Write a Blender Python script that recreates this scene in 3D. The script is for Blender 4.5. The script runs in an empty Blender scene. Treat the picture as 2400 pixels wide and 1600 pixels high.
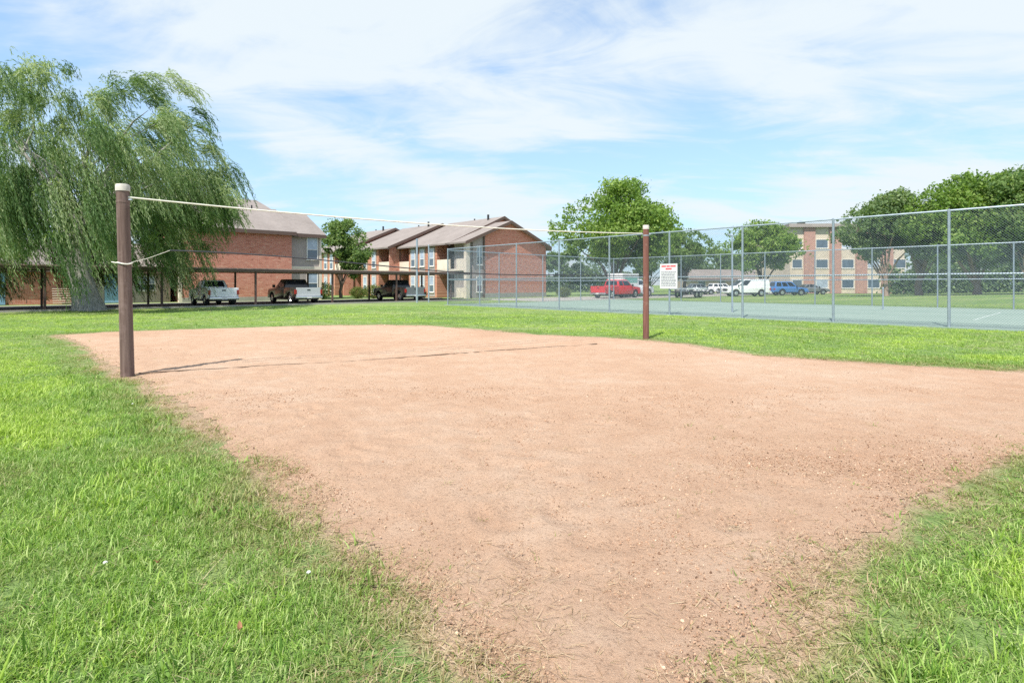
import bpy, bmesh, math, random
import numpy as np
from mathutils import Vector, Matrix

random.seed(7); rng = np.random.default_rng(7)
S = bpy.context.scene
COL = S.collection
RAD = math.radians

# ------------------------------------------------------------------ camera, sky, sun, exposure
CAM_H, F, HOR = 1.40, 1300.0, 666.0           # metres, focal length and horizon in 2400 px picture units
cam = bpy.data.cameras.new("camera"); camo = bpy.data.objects.new("camera", cam); COL.objects.link(camo)
cam.sensor_width = 36.0; cam.lens = F / 2400 * 36.0; cam.shift_y = -(800 - HOR) / 2400
cam.clip_end = 3000; cam.clip_start = 0.05
camo.location = (0, 0, CAM_H); camo.rotation_euler = (RAD(90), 0, 0)
S.camera = camo

SUN_EL = RAD(56.0); SUN_AZ = math.atan2(-0.46, -0.888)      # azimuth from +Y towards +X, where the sun stands
SUN_DIR = Vector((math.sin(SUN_AZ) * math.cos(SUN_EL), math.cos(SUN_AZ) * math.cos(SUN_EL), math.sin(SUN_EL)))
w = bpy.data.worlds.new("World"); S.world = w; w.use_nodes = True
nt = w.node_tree; N = nt.nodes; L = nt.links
N.clear()
out = N.new("ShaderNodeOutputWorld"); bg = N.new("ShaderNodeBackground")
bg.inputs["Strength"].default_value = 0.15
sky = N.new("ShaderNodeTexSky"); sky.sky_type = 'NISHITA'; sky.sun_disc = False
sky.sun_elevation = SUN_EL; sky.sun_rotation = SUN_AZ % (2 * math.pi)
sky.air_density = 0.9; sky.dust_density = 0.0; sky.ozone_density = 1.6
tc = N.new("ShaderNodeTexCoord"); sep = N.new("ShaderNodeSeparateXYZ"); L.new(tc.outputs["Generated"], sep.inputs[0])
def wmath(op, a, b=None, c=None):
    n = N.new("ShaderNodeMath"); n.operation = op
    for i, v in enumerate((a, b, c)):
        if v is None: continue
        if isinstance(v, (int, float)): n.inputs[i].default_value = v
        else: L.new(v, n.inputs[i])
    return n.outputs[0]
zc = wmath('ADD', wmath('MAXIMUM', sep.outputs[2], 0.0), 0.16)
px = wmath('DIVIDE', sep.outputs[0], zc); py = wmath('DIVIDE', sep.outputs[1], zc)
cmb = N.new("ShaderNodeCombineXYZ"); L.new(px, cmb.inputs[0]); L.new(py, cmb.inputs[1])
def cloud_noise(scale, sx, sy, rot, off, det, rough, dist):
    m = N.new("ShaderNodeMapping"); m.inputs["Scale"].default_value = (sx, sy, 1); m.inputs["Rotation"].default_value = (0, 0, RAD(rot))
    m.inputs["Location"].default_value = off
    L.new(cmb.outputs[0], m.inputs[0])
    t = N.new("ShaderNodeTexNoise"); t.inputs["Scale"].default_value = scale; t.inputs["Detail"].default_value = det
    t.inputs["Roughness"].default_value = rough; t.inputs["Distortion"].default_value = dist
    L.new(m.outputs[0], t.inputs["Vector"]); return t.outputs["Fac"]
n1 = cloud_noise(0.60, 1.0, 1.7, 16, (15.2, 3.3, 0), 8, 0.52, 0.6)
n2 = cloud_noise(2.0, 0.9, 1.7, 26, (7.3, 2.1, 0), 7, 0.6, 0.9)
mixn = wmath('ADD', wmath('MULTIPLY', n1, 0.72), wmath('MULTIPLY', n2, 0.28))
cr = N.new("ShaderNodeMapRange"); cr.interpolation_type = 'SMOOTHSTEP'
cr.inputs["From Min"].default_value = 0.43; cr.inputs["From Max"].default_value = 0.59
cr.inputs["To Min"].default_value = 0.04; cr.inputs["To Max"].default_value = 0.95
L.new(mixn, cr.inputs["Value"])
mx = N.new("ShaderNodeMix"); mx.data_type = 'RGBA'
hz = wmath('MULTIPLY', wmath('POWER', wmath('SUBTRACT', 1.0, wmath('MAXIMUM', sep.outputs[2], 0.0)), 2.6), 0.95)
tint = N.new("ShaderNodeMix"); tint.data_type = 'RGBA'; tint.blend_type = 'MULTIPLY'; tint.inputs[0].default_value = 1.0
L.new(sky.outputs[0], tint.inputs[6]); tint.inputs[7].default_value = (0.88, 0.98, 1.0, 1)
air = N.new("ShaderNodeMix"); air.data_type = 'RGBA'; L.new(hz, air.inputs[0]); L.new(tint.outputs[2], air.inputs[6]); air.inputs[7].default_value = (1.75, 2.45, 3.15, 1)   # summer haze low over the horizon
L.new(cr.outputs[0], mx.inputs[0]); L.new(air.outputs[2], mx.inputs[6])
mx.inputs[7].default_value = (3.15, 3.45, 3.62, 1)            # thin cloud, about as bright as the sky round it
L.new(mx.outputs[2], bg.inputs["Color"]); L.new(bg.outputs[0], out.inputs[0])

sun = bpy.data.lights.new("sun", 'SUN'); suno = bpy.data.objects.new("sun", sun); COL.objects.link(suno)
sun.energy = 3.9; sun.angle = RAD(0.6); sun.color = (1.0, 0.955, 0.88)
suno.rotation_euler = (-SUN_DIR).to_track_quat('-Z', 'Y').to_euler(); suno.location = (-20, -20, 40)

S.view_settings.view_transform = 'Standard'; S.view_settings.look = 'None'
S.view_settings.gamma = 1.0; S.view_settings.use_curve_mapping = False
S.view_settings.exposure = 0.88
S.render.engine = 'CYCLES'
S.cycles.use_denoising = False
S.cycles.max_bounces = 4; S.cycles.diffuse_bounces = 3; S.cycles.transparent_max_bounces = 12
S.cycles.use_adaptive_sampling = False

# ------------------------------------------------------------------ geometry of the place
def Gp(x, y):                                   # picture point (2400 px units) -> point on level ground
    Y = CAM_H * F / (y - HOR); return ((x - 1200.0) * Y / F, Y)
UX, UY = 0.730, 0.683                            # the grid all buildings, courts and carports follow
ANG = math.atan2(UY, UX)
u2 = np.array([UX, UY]); v2 = np.array([-UY, UX])
def UV(p, s, t): return (p[0] + s * UX - t * UY, p[1] + s * UY + t * UX)
FA = (13.95, 17.7)                               # a fence post of the tennis court
BAY = 3.34
def hash2(ix, iy, seed):
    h = (ix.astype(np.int64) * 374761393 + iy.astype(np.int64) * 668265263 + seed * 1442695041) & 0x7fffffff
    h = ((h ^ (h >> 13)) * 1274126177) & 0x7fffffff
    return ((h ^ (h >> 16)) & 0xffff) / 65535.0
def vnoise(x, y, sc, seed=0):
    x = np.asarray(x, float) / sc; y = np.asarray(y, float) / sc
    ix = np.floor(x); iy = np.floor(y); fx = x - ix; fy = y - iy
    fx = fx * fx * (3 - 2 * fx); fy = fy * fy * (3 - 2 * fy)
    a = hash2(ix, iy, seed); b = hash2(ix + 1, iy, seed); c = hash2(ix, iy + 1, seed); d = hash2(ix + 1, iy + 1, seed)
    return a + (b - a) * fx + (c - a) * fy + (a - b - c + d) * fx * fy
def sstep(a, b, x):
    t = np.clip((x - a) / (b - a), 0, 1); return t * t * (3 - 2 * t)
SAND_PX = [(140, 786), (250, 778), (440, 772), (640, 766), (800, 762.5), (900, 762), (1000, 763.5), (1150, 775), (1300, 787), (1420, 792), (1510, 797),
           (1600, 806), (1680, 822), (1780, 834), (2000, 850), (2200, 862), (2420, 874), (2700, 905), (2760, 960), (2560, 1030), (2420, 1062), (2320, 1092),
           (2230, 1135), (2120, 1200), (2000, 1290), (1880, 1385), (1780, 1475), (1700, 1560), (1650, 1640), (1560, 1800), (1400, 1850), (1290, 1740), (1200, 1610),
           (1110, 1545), (1030, 1470), (965, 1380), (915, 1300), (810, 1225), (700, 1150), (620, 1090), (535, 1030), (440, 965), (350, 905),
           (285, 868), (235, 835), (190, 806)]
SAND = np.array([Gp(*p) for p in SAND_PX])
def sand_sd(x, y):                               # signed distance to the sand's outline, negative inside
    x = np.asarray(x, float); y = np.asarray(y, float)
    d = np.full(x.shape, 1e9); ins = np.zeros(x.shape, bool)
    n = len(SAND)
    for i in range(n):
        ax, ay = SAND[i]; bx, by = SAND[(i + 1) % n]
        ex, ey = bx - ax, by - ay
        t = np.clip(((x - ax) * ex + (y - ay) * ey) / (ex * ex + ey * ey), 0, 1)
        d = np.minimum(d, (x - ax - t * ex) ** 2 + (y - ay - t * ey) ** 2)
        c = ((ay > y) != (by > y)) & (x < (bx - ax) * (y - ay) / ((by - ay) if by != ay else 1e-9) + ax)
        ins ^= c
    d = np.sqrt(d)
    return np.where(ins, -d, d)
def court_uv(x, y):
    dx = np.asarray(x) - FA[0]; dy = np.asarray(y) - FA[1]
    return dx * UX + dy * UY, dx * -UY + dy * UX  # depth from the near fence, distance along it
def ground_z(x, y):
    x = np.asarray(x, float); y = np.asarray(y, float)
    d, t = court_uv(x, y)
    z = 0.55 * sstep(19.5, 44, d) * sstep(20, -4, t)
    z = z + 0.03 * (vnoise(x, y, 2.3, 5) - 0.5) * sstep(40, 10, y) * sstep(1, -1, d)
    return z
def gz(x, y): return float(ground_z(np.array([x]), np.array([y]))[0])

# ------------------------------------------------------------------ helpers
def tag(o, label=None, cat=None, group=None, kind=None):
    if label: o["label"] = label
    if cat: o["category"] = cat
    if group: o["group"] = group
    if kind: o["kind"] = kind
    return o
def empty(name, loc, rz=0.0):
    o = bpy.data.objects.new(name, None); COL.objects.link(o); o.empty_display_size = 0.2
    o.location = loc; o.rotation_euler = (0, 0, rz); return o
def raw_mesh(name, V, Fc, mat=None, smooth=False):
    m = bpy.data.meshes.new(name); m.from_pydata([tuple(v) for v in V], [], [tuple(f) for f in Fc])
    if mat: m.materials.append(mat)
    if smooth: m.polygons.foreach_set("use_smooth", [True] * len(m.polygons))
    m.update(); return m
def np_mesh(name, V, Q, mat=None, smooth=False):  # fast, V (n,3), Q (m,k)
    m = bpy.data.meshes.new(name); V = np.asarray(V, np.float32); Q = np.asarray(Q, np.int32); k = Q.shape[1]
    m.vertices.add(len(V)); m.vertices.foreach_set("co", V.ravel())
    m.loops.add(Q.size); m.loops.foreach_set("vertex_index", Q.ravel())
    m.polygons.add(len(Q)); m.polygons.foreach_set("loop_start", np.arange(0, Q.size, k, dtype=np.int32))
    try: m.polygons.foreach_set("loop_total", np.full(len(Q), k, np.int32))
    except Exception: pass
    if smooth: m.polygons.foreach_set("use_smooth", np.ones(len(Q), bool))
    if mat: m.materials.append(mat)
    m.update(); m.validate(); return m
def add_obj(name, mesh, parent=None, loc=None):
    o = bpy.data.objects.new(name, mesh); COL.objects.link(o)
    if parent: o.parent = parent
    if loc is not None: o.location = loc
    return o
class MB:
    def __init__(s): s.v = []; s.f = []
    def add(s, V, Fc):
        b = len(s.v); s.v += [tuple(p) for p in V]; s.f += [tuple(i + b for i in f) for f in Fc]; return s
    def box(s, x0, x1, y0, y1, z0, z1):
        V = [(x0, y0, z0), (x1, y0, z0), (x1, y1, z0), (x0, y1, z0), (x0, y0, z1), (x1, y0, z1), (x1, y1, z1), (x0, y1, z1)]
        return s.add(V, [(0, 3, 2, 1), (4, 5, 6, 7), (0, 1, 5, 4), (1, 2, 6, 5), (2, 3, 7, 6), (3, 0, 4, 7)])
    def hexa(s, B, T):                            # bottom and top quads, counter-clockwise
        return s.add(list(B) + list(T), [(0, 3, 2, 1), (4, 5, 6, 7), (0, 1, 5, 4), (1, 2, 6, 5), (2, 3, 7, 6), (3, 0, 4, 7)])
    def prism(s, poly, a, b, axis='x'):           # poly in the two other axes
        n = len(poly)
        def P(p, t): return {'x': (t, p[0], p[1]), 'y': (p[0], t, p[1]), 'z': (p[0], p[1], t)}[axis]
        V = [P(p, a) for p in poly] + [P(p, b) for p in poly]
        Fc = [tuple(range(n)), tuple(range(2 * n - 1, n - 1, -1))] + [((i + 1) % n, i, i + n, (i + 1) % n + n) for i in range(n)]
        return s.add(V, Fc)
    def tube(s, pts, rads, n=8, cap=True):
        pts = [Vector(p) for p in pts]; rings = []
        b = len(s.v); up = Vector((0, 0, 1))
        for i, p in enumerate(pts):
            d = (pts[min(i + 1, len(pts) - 1)] - pts[max(i - 1, 0)]).normalized()
            a = d.cross(up if abs(d.z) < 0.95 else Vector((1, 0, 0))).normalized(); c = d.cross(a).normalized()
            r = rads[i] if hasattr(rads, '__len__') else rads
            for k in range(n):
                t = 2 * math.pi * k / n; s.v.append(tuple(p + a * (r * math.cos(t)) + c * (r * math.sin(t))))
        for i in range(len(pts) - 1):
            for k in range(n):
                k2 = (k + 1) % n
                s.f.append((b + i * n + k, b + i * n + k2, b + (i + 1) * n + k2, b + (i + 1) * n + k))
        if cap:
            s.f.append(tuple(b + k for k in range(n - 1, -1, -1))); e = b + (len(pts) - 1) * n
            s.f.append(tuple(e + k for k in range(n)))
        return s
    def build(s, name, mat, parent=None, smooth=False, bevel=0.0, seg=2, loc=None, fix=True):
        me = raw_mesh(name, s.v, s.f, mat)
        if bevel or fix or smooth:
            bm = bmesh.new(); bm.from_mesh(me)
            bmesh.ops.recalc_face_normals(bm, faces=bm.faces[:])
            if bevel:
                es = [e for e in bm.edges if len(e.link_faces) == 2 and e.calc_face_angle(0) > 0.5]
                bmesh.ops.bevel(bm, geom=es, offset=bevel, segments=seg, profile=0.5, affect='EDGES', clamp_overlap=True)
            if smooth:
                for f in bm.faces: f.smooth = True
                for e in bm.edges:
                    if len(e.link_faces) == 2 and e.calc_face_angle(0) > 0.7: e.smooth = False
            bm.to_mesh(me); bm.free()
        return add_obj(name, me, parent, loc)

# ------------------------------------------------------------------ materials
MATS = {}
class NM:
    def __init__(s, name):
        s.m = bpy.data.materials.new(name); s.m.use_nodes = True; s.t = s.m.node_tree; s.t.nodes.clear()
        s.out = s.t.nodes.new("ShaderNodeOutputMaterial"); MATS[name] = s.m
    def n(s, typ, ins=None, **kw):
        nd = s.t.nodes.new(typ)
        for k, v in kw.items(): setattr(nd, k, v)
        for k, v in (ins or {}).items():
            if hasattr(v, 'is_output') or isinstance(v, bpy.types.NodeSocket): s.t.links.new(v, nd.inputs[k])
            else: nd.inputs[k].default_value = v
        return nd
    def ramp(s, fac, stops):
        r = s.n("ShaderNodeValToRGB", {"Fac": fac}); e = r.color_ramp.elements
        while len(e) < len(stops): e.new(0.5)
        for i, (p, c) in enumerate(stops): e[i].position = p; e[i].color = (*c, 1) if len(c) == 3 else c
        return r.outputs[0]
    def mix(s, fac, a, b, blend='MIX'):
        m = s.n("ShaderNodeMix", data_type='RGBA', blend_type=blend)
        for i, v in ((0, fac), (6, a), (7, b)):
            if isinstance(v, bpy.types.NodeSocket): s.t.links.new(v, m.inputs[i])
            elif i == 0: m.inputs[i].default_value = v
            else: m.inputs[i].default_value = (*v, 1) if len(v) == 3 else v
        return m.outputs[2]
    def math(s, op, a, b=0.0):
        m = s.n("ShaderNodeMath", operation=op)
        for i, v in enumerate((a, b)):
            if isinstance(v, bpy.types.NodeSocket): s.t.links.new(v, m.inputs[i])
            else: m.inputs[i].default_value = v
        return m.outputs[0]
    def noise(s, vec, scale, det=4, rough=0.55, dist=0.0):
        return s.n("ShaderNodeTexNoise", {"Vector": vec, "Scale": scale, "Detail": det, "Roughness": rough, "Distortion": dist}).outputs["Fac"]
    def coord(s, which="Object"): return s.n("ShaderNodeTexCoord").outputs[which]
    def mapping(s, vec, scale=(1, 1, 1), loc=(0, 0, 0), rot=(0, 0, 0)):
        return s.n("ShaderNodeMapping", {"Vector": vec, "Scale": scale, "Location": loc, "Rotation": rot}).outputs[0]
    def bump(s, h, strength=0.3, dist=0.02): return s.n("ShaderNodeBump", {"Height": h, "Strength": strength, "Distance": dist}).outputs[0]
    def bsdf(s, col, rough=0.7, metal=0.0, normal=None, spec=0.5, coat=0.0):
        b = s.n("ShaderNodeBsdfPrincipled")
        for k, v in (("Base Color", col), ("Roughness", rough), ("Metallic", metal), ("Specular IOR Level", spec), ("Coat Weight", coat)):
            if isinstance(v, bpy.types.NodeSocket): s.t.links.new(v, b.inputs[k])
            elif k == "Base Color": b.inputs[k].default_value = (*v, 1)
            else: b.inputs[k].default_value = v
        if normal: s.t.links.new(normal, b.inputs["Normal"])
        s.t.links.new(b.outputs[0], s.out.inputs[0]); return b

def plain(name, col, rough=0.6, metal=0.0, var=0.12, scale=6.0, bump=0.0, spec=0.5, coat=0.0):
    m = NM(name); c = m.coord(); f = m.noise(c, scale, 5, 0.6)
    lo = tuple(x * (1 - var) for x in col); hi = tuple(min(1, x * (1 + var)) for x in col)
    k = m.ramp(f, [(0.3, lo), (0.7, hi)])
    nr = m.bump(m.noise(c, scale * 8, 3), bump, 0.01) if bump else None
    m.bsdf(k, rough, metal, nr, spec, coat); return m.m

def leaf_mat(name, dark, mid, light, trans=0.45):
    m = NM(name)
    a = m.n("ShaderNodeAttribute", attribute_name="rnd").outputs["Fac"]
    k = m.ramp(a, [(0.0, dark), (0.5, mid), (1.0, light)])
    d = m.n("ShaderNodeBsdfPrincipled", {"Base Color": k, "Roughness": 0.6, "Specular IOR Level": 0.22})
    tcol = m.mix(1.0, k, (1.2, 1.25, 0.55), 'MULTIPLY')
    t = m.n("ShaderNodeBsdfTranslucent", {"Color": tcol})
    x = m.n("ShaderNodeMixShader", {0: trans}); m.t.links.new(d.outputs[0], x.inputs[1]); m.t.links.new(t.outputs[0], x.inputs[2])
    m.t.links.new(x.outputs[0], m.out.inputs[0]); return m.m

# sand
SAND_LO, SAND_MID, SAND_HI = (0.41, 0.248, 0.158), (0.475, 0.312, 0.212), (0.525, 0.385, 0.285)
def sand_nodes(m, c):
    big = m.noise(c, 0.35, 5, 0.55, 0.4); mid = m.noise(c, 2.6, 6, 0.65, 0.3); fine = m.noise(c, 42, 6, 0.78); grain = m.noise(c, 190, 3, 0.7)
    col = m.ramp(m.math('ADD', m.math('MULTIPLY', big, 0.55), m.math('MULTIPLY', mid, 0.45)), [(0.32, SAND_LO), (0.5, SAND_MID), (0.68, SAND_HI)])
    col = m.mix(m.math('MULTIPLY', m.ramp(fine, [(0.36, (1, 1, 1)), (0.47, (0, 0, 0))]), 0.72), col, (0.19, 0.115, 0.075))
    col = m.mix(m.math('MULTIPLY', m.ramp(grain, [(0.52, (0, 0, 0)), (0.66, (1, 1, 1))]), 0.40), col, (0.66, 0.52, 0.40))
    h = m.math('ADD', m.math('MULTIPLY', fine, 0.8), m.math('MULTIPLY', grain, 0.35))
    return col, h
m = NM("sand"); c = m.coord(); col, h = sand_nodes(m, c)
m.bsdf(col, 0.95, 0, m.bump(h, 0.9, 0.025), 0.15); MAT_SAND = m.m
# lawn
m = NM("lawn"); c = m.coord()
big = m.noise(m.mapping(c, (0.6, 1.6, 1)), 0.16, 4, 0.6, 0.5); mid = m.noise(c, 1.1, 5, 0.65); fine = m.noise(c, 14, 5, 0.75); vf = m.noise(c, 60, 3, 0.7)
g = m.ramp(m.math('ADD', m.math('MULTIPLY', big, 0.6), m.math('MULTIPLY', mid, 0.4)),
           [(0.32, (0.125, 0.215, 0.06)), (0.46, (0.18, 0.275, 0.085)), (0.56, (0.26, 0.325, 0.125)), (0.68, (0.35, 0.355, 0.18))])
g = m.mix(m.math('MULTIPLY', m.ramp(fine, [(0.32, (1, 1, 1)), (0.56, (0, 0, 0))]), 0.55), g, (0.045, 0.075, 0.02))
g = m.mix(m.math('MULTIPLY', m.ramp(vf, [(0.5, (0, 0, 0)), (0.7, (1, 1, 1))]), 0.35), g, (0.27, 0.38, 0.11))
dry = m.n("ShaderNodeAttribute", attribute_name="dry").outputs["Fac"]
sc_, sh_ = sand_nodes(m, c)
dirt = m.mix(0.35, sc_, (0.34, 0.29, 0.19))
fac = m.ramp(m.math('ADD', dry, m.math('MULTIPLY', m.math('SUBTRACT', mid, 0.5), 0.5)), [(0.35, (0, 0, 0)), (0.75, (1, 1, 1))])
m.bsdf(m.mix(fac, g, dirt), 0.95, 0, m.bump(m.math('ADD', fine, vf), 0.9, 0.03), 0.12); MAT_LAWN = m.m
# concrete, asphalt, court
def speck(name, lo, hi, sc=3.0, rough=0.9, bump=0.25):
    m = NM(name); c = m.coord(); a = m.noise(c, sc * 0.15, 5, 0.6); b = m.noise(c, sc * 12, 4, 0.7); st = m.noise(c, sc * 0.7, 6, 0.75, 0.8)
    k = m.ramp(m.math('ADD', m.math('MULTIPLY', a, 0.5), m.math('MULTIPLY', st, 0.5)), [(0.35, lo), (0.65, hi)])
    k = m.mix(m.math('MULTIPLY', b, 0.35), k, tuple(x * 0.55 for x in lo))
    m.bsdf(k, rough, 0, m.bump(b, bump, 0.01), 0.25); return m.m
MAT_CONC = speck("concrete", (0.30, 0.28, 0.25), (0.45, 0.43, 0.39))
MAT_ASPH = speck("asphalt", (0.045, 0.045, 0.048), (0.085, 0.083, 0.08))
MAT_COURT = speck("court_paint", (0.21, 0.285, 0.245), (0.265, 0.335, 0.29), 1.2, 0.8, 0.1)
MAT_LINE = plain("line_paint", (0.42, 0.47, 0.44), 0.7, 0, 0.15, 3)
# building materials
def brick_mat(name, c1, c2, mortar, axis):
    m = NM(name); c = m.coord()
    rot = {'x': (RAD(90), 0, 0), 'y': (RAD(90), 0, RAD(90))}[axis]
    s3 = m.n("ShaderNodeSeparateXYZ", {0: c})
    vec = m.n("ShaderNodeCombineXYZ", {0: s3.outputs[0 if axis == 'x' else 1], 1: s3.outputs[2]}).outputs[0]
    b = m.n("ShaderNodeTexBrick", {"Vector": vec, "Color1": (*c1, 1), "Color2": (*c2, 1), "Mortar": (*mortar, 1), "Scale": 1.0,
            "Mortar Size": 0.011, "Mortar Smooth": 0.3, "Bias": -0.15, "Brick Width": 0.29, "Row Height": 0.09}, offset=0.5)
    bl = m.noise(m.mapping(vec, (2.0, 6.5, 1)), 1.0, 3, 0.62, 0.2)       # single odd bricks, darker or paler
    st = m.noise(vec, 0.6, 5, 0.6)
    k = m.mix(m.math('MULTIPLY', m.ramp(bl, [(0.33, (1, 1, 1)), (0.42, (0, 0, 0))]), 0.7), b.outputs["Color"], tuple(x * 0.45 for x in c1))
    k = m.mix(m.math('MULTIPLY', m.ramp(bl, [(0.56, (0, 0, 0)), (0.66, (1, 1, 1))]), 0.6), k, (0.66, 0.43, 0.32))
    k = m.mix(m.math('MULTIPLY', st, 0.22), k, tuple(x * 0.8 for x in c2))
    m.bsdf(k, 0.9, 0, m.bump(m.math('MULTIPLY', b.outputs["Fac"], -1.0), 0.5, 0.01), 0.2); return m.m
MAT_BRICKX = brick_mat("red_brick", (0.50, 0.165, 0.11), (0.60, 0.235, 0.165), (0.55, 0.38, 0.31), 'x')
MAT_BRICKY = brick_mat("orange_brick", (0.44, 0.16, 0.10), (0.52, 0.235, 0.15), (0.48, 0.36, 0.28), 'y')
MAT_BRICKP = brick_mat("pink_brick", (0.42, 0.215, 0.18), (0.47, 0.26, 0.21), (0.46, 0.34, 0.30), 'x')
def siding_mat(name, col, axis='x', pitch=0.2):
    m = NM(name); c = m.coord(); s3 = m.n("ShaderNodeSeparateXYZ", {0: c}); s = s3.outputs[0 if axis == 'x' else 1]
    fr = m.math('FRACT', m.math('DIVIDE', s, pitch)); gr = m.ramp(fr, [(0.0, (0, 0, 0)), (0.06, (1, 1, 1)), (0.95, (1, 1, 1)), (1.0, (0, 0, 0))])
    n = m.noise(c, 1.2, 5, 0.6)
    k = m.ramp(n, [(0.3, tuple(x * 0.88 for x in col)), (0.7, tuple(x * 1.08 for x in col))])
    k = m.mix(gr, tuple(x * 0.7 for x in col), k)
    m.bsdf(k, 0.75, 0, m.bump(gr, 0.4, 0.01), 0.3); return m.m
MAT_SIDX = siding_mat("grey_siding", (0.36, 0.31, 0.29)); MAT_SIDY = siding_mat("grey_siding_long", (0.37, 0.33, 0.31), 'y')
def roof_mat(name, lo, hi):
    m = NM(name); c = m.coord()
    a = m.noise(m.mapping(c, (3.2, 3.2, 6)), 1.0, 4, 0.75); b = m.noise(c, 0.5, 5, 0.6); f = m.noise(c, 30, 3, 0.7)
    k = m.ramp(m.math('ADD', m.math('MULTIPLY', a, 0.5), m.math('MULTIPLY', b, 0.5)), [(0.35, lo), (0.65, hi)])
    k = m.mix(m.math('MULTIPLY', f, 0.3), k, tuple(x * 0.5 for x in lo))
    s3 = m.n("ShaderNodeSeparateXYZ", {0: c}); fr = m.math('FRACT', m.math('DIVIDE', s3.outputs[2], 0.085))
    k = m.mix(m.math('MULTIPLY', m.ramp(fr, [(0.0, (1, 1, 1)), (0.16, (0, 0, 0))]), 0.3), k, tuple(x * 0.45 for x in lo))
    m.bsdf(k, 0.95, 0, m.bump(m.math('ADD', f, fr), 0.4, 0.02), 0.15); return m.m
MAT_ROOF = roof_mat("roof_shingle", (0.225, 0.195, 0.18), (0.325, 0.285, 0.265))
MAT_FASCIA = plain("dark_brown_trim", (0.12, 0.075, 0.06), 0.6)
MAT_CREAM = plain("cream_trim", (0.68, 0.60, 0.50), 0.7, 0, 0.08, 2)
MAT_WHITE = plain("white_trim", (0.74, 0.72, 0.68), 0.65, 0, 0.07, 2)
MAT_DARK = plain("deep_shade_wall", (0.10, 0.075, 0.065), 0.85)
MAT_DOORB = plain("blue_door_paint", (0.23, 0.40, 0.58), 0.5)
MAT_CREAMW = plain("cream_panel", (0.60, 0.51, 0.41), 0.8, 0, 0.1, 1.5)
def glass_mat(name, col, rough=0.06):
    m = NM(name); c = m.coord(); f = m.noise(c, 1.6, 2, 0.5)
    m.bsdf(m.ramp(f, [(0.35, tuple(x * 0.75 for x in col)), (0.65, col)]), rough, 0, m.bump(f, 0.04, 0.05), 0.8); return m.m
MAT_GLASS = glass_mat("window_glass", (0.10, 0.14, 0.19)); MAT_BLIND = glass_mat("blind_behind_glass", (0.40, 0.47, 0.58), 0.12)
MAT_CARGLASS = glass_mat("car_glass", (0.012, 0.016, 0.026), 0.12)
# metal and paint
MAT_GALV = plain("galvanised_steel", (0.36, 0.42, 0.49), 0.45, 0.5, 0.15, 5)
MAT_WIRE = plain("galvanised_wire", (0.15, 0.19, 0.23), 0.6, 0.1, 0.1, 5)
MAT_POLEG = plain("green_grey_pole", (0.10, 0.16, 0.16), 0.5, 0.2)
MAT_RUBBER = plain("tyre_rubber", (0.018, 0.018, 0.019), 0.8)
MAT_CHROME = plain("bright_metal", (0.62, 0.63, 0.65), 0.25, 0.9, 0.06)
MAT_PLASTIC = plain("black_plastic", (0.022, 0.022, 0.024), 0.55)
MAT_LAMPR = plain("red_lens", (0.33, 0.02, 0.015), 0.2); MAT_LAMPW = plain("clear_lens", (0.6, 0.58, 0.54), 0.15)
MAT_PLATE = plain("plate_white", (0.72, 0.72, 0.68), 0.4)
def paint(name, col): return plain(name, col, 0.32, 0.0, 0.05, 1.0, 0, 0.5, 0.6)
PW, PB, PK, PR, PBL = paint("white_paint", (0.82, 0.83, 0.85)), paint("brown_black_paint", (0.035, 0.028, 0.022)), paint("black_paint", (0.022, 0.022, 0.022)), paint("red_paint", (0.56, 0.022, 0.03)), paint("blue_paint", (0.06, 0.18, 0.46))
PTAIL_LIT = paint("lit_tailgate_paint", (0.50, 0.51, 0.53)); PTEAL = paint("teal_panel", (0.22, 0.50, 0.45)); PGREY = paint("grey_paint", (0.16, 0.17, 0.18))
# bark
def bark(name, lo, hi):
    m = NM(name); c = m.coord(); a = m.noise(m.mapping(c, (7, 7, 1.3)), 1.6, 6, 0.7, 0.6)
    m.bsdf(m.ramp(a, [(0.35, lo), (0.65, hi)]), 0.95, 0, m.bump(a, 0.8, 0.05), 0.1); return m.m
MAT_WBARK = bark("willow_bark", (0.20, 0.19, 0.175), (0.40, 0.385, 0.36)); MAT_BARK = bark("tree_bark", (0.10, 0.07, 0.055), (0.22, 0.165, 0.13))
MAT_PBARK = bark("pale_bark", (0.26, 0.17, 0.13), (0.42, 0.31, 0.25))
MAT_WLEAF = leaf_mat("willow_leaf", (0.06, 0.125, 0.042), (0.17, 0.26, 0.10), (0.46, 0.52, 0.31))
MAT_LEAF1 = leaf_mat("green_leaf", (0.08, 0.155, 0.036), (0.19, 0.30, 0.07), (0.36, 0.46, 0.14))
MAT_LEAF2 = leaf_mat("dark_leaf", (0.065, 0.13, 0.042), (0.16, 0.25, 0.082), (0.31, 0.39, 0.15))
MAT_LEAF3 = leaf_mat("blue_green_leaf", (0.07, 0.13, 0.062), (0.16, 0.24, 0.105), (0.31, 0.39, 0.19))
MAT_SHRUB = leaf_mat("yellow_green_leaf", (0.07, 0.11, 0.03), (0.14, 0.18, 0.05), (0.25, 0.27, 0.09))

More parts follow.
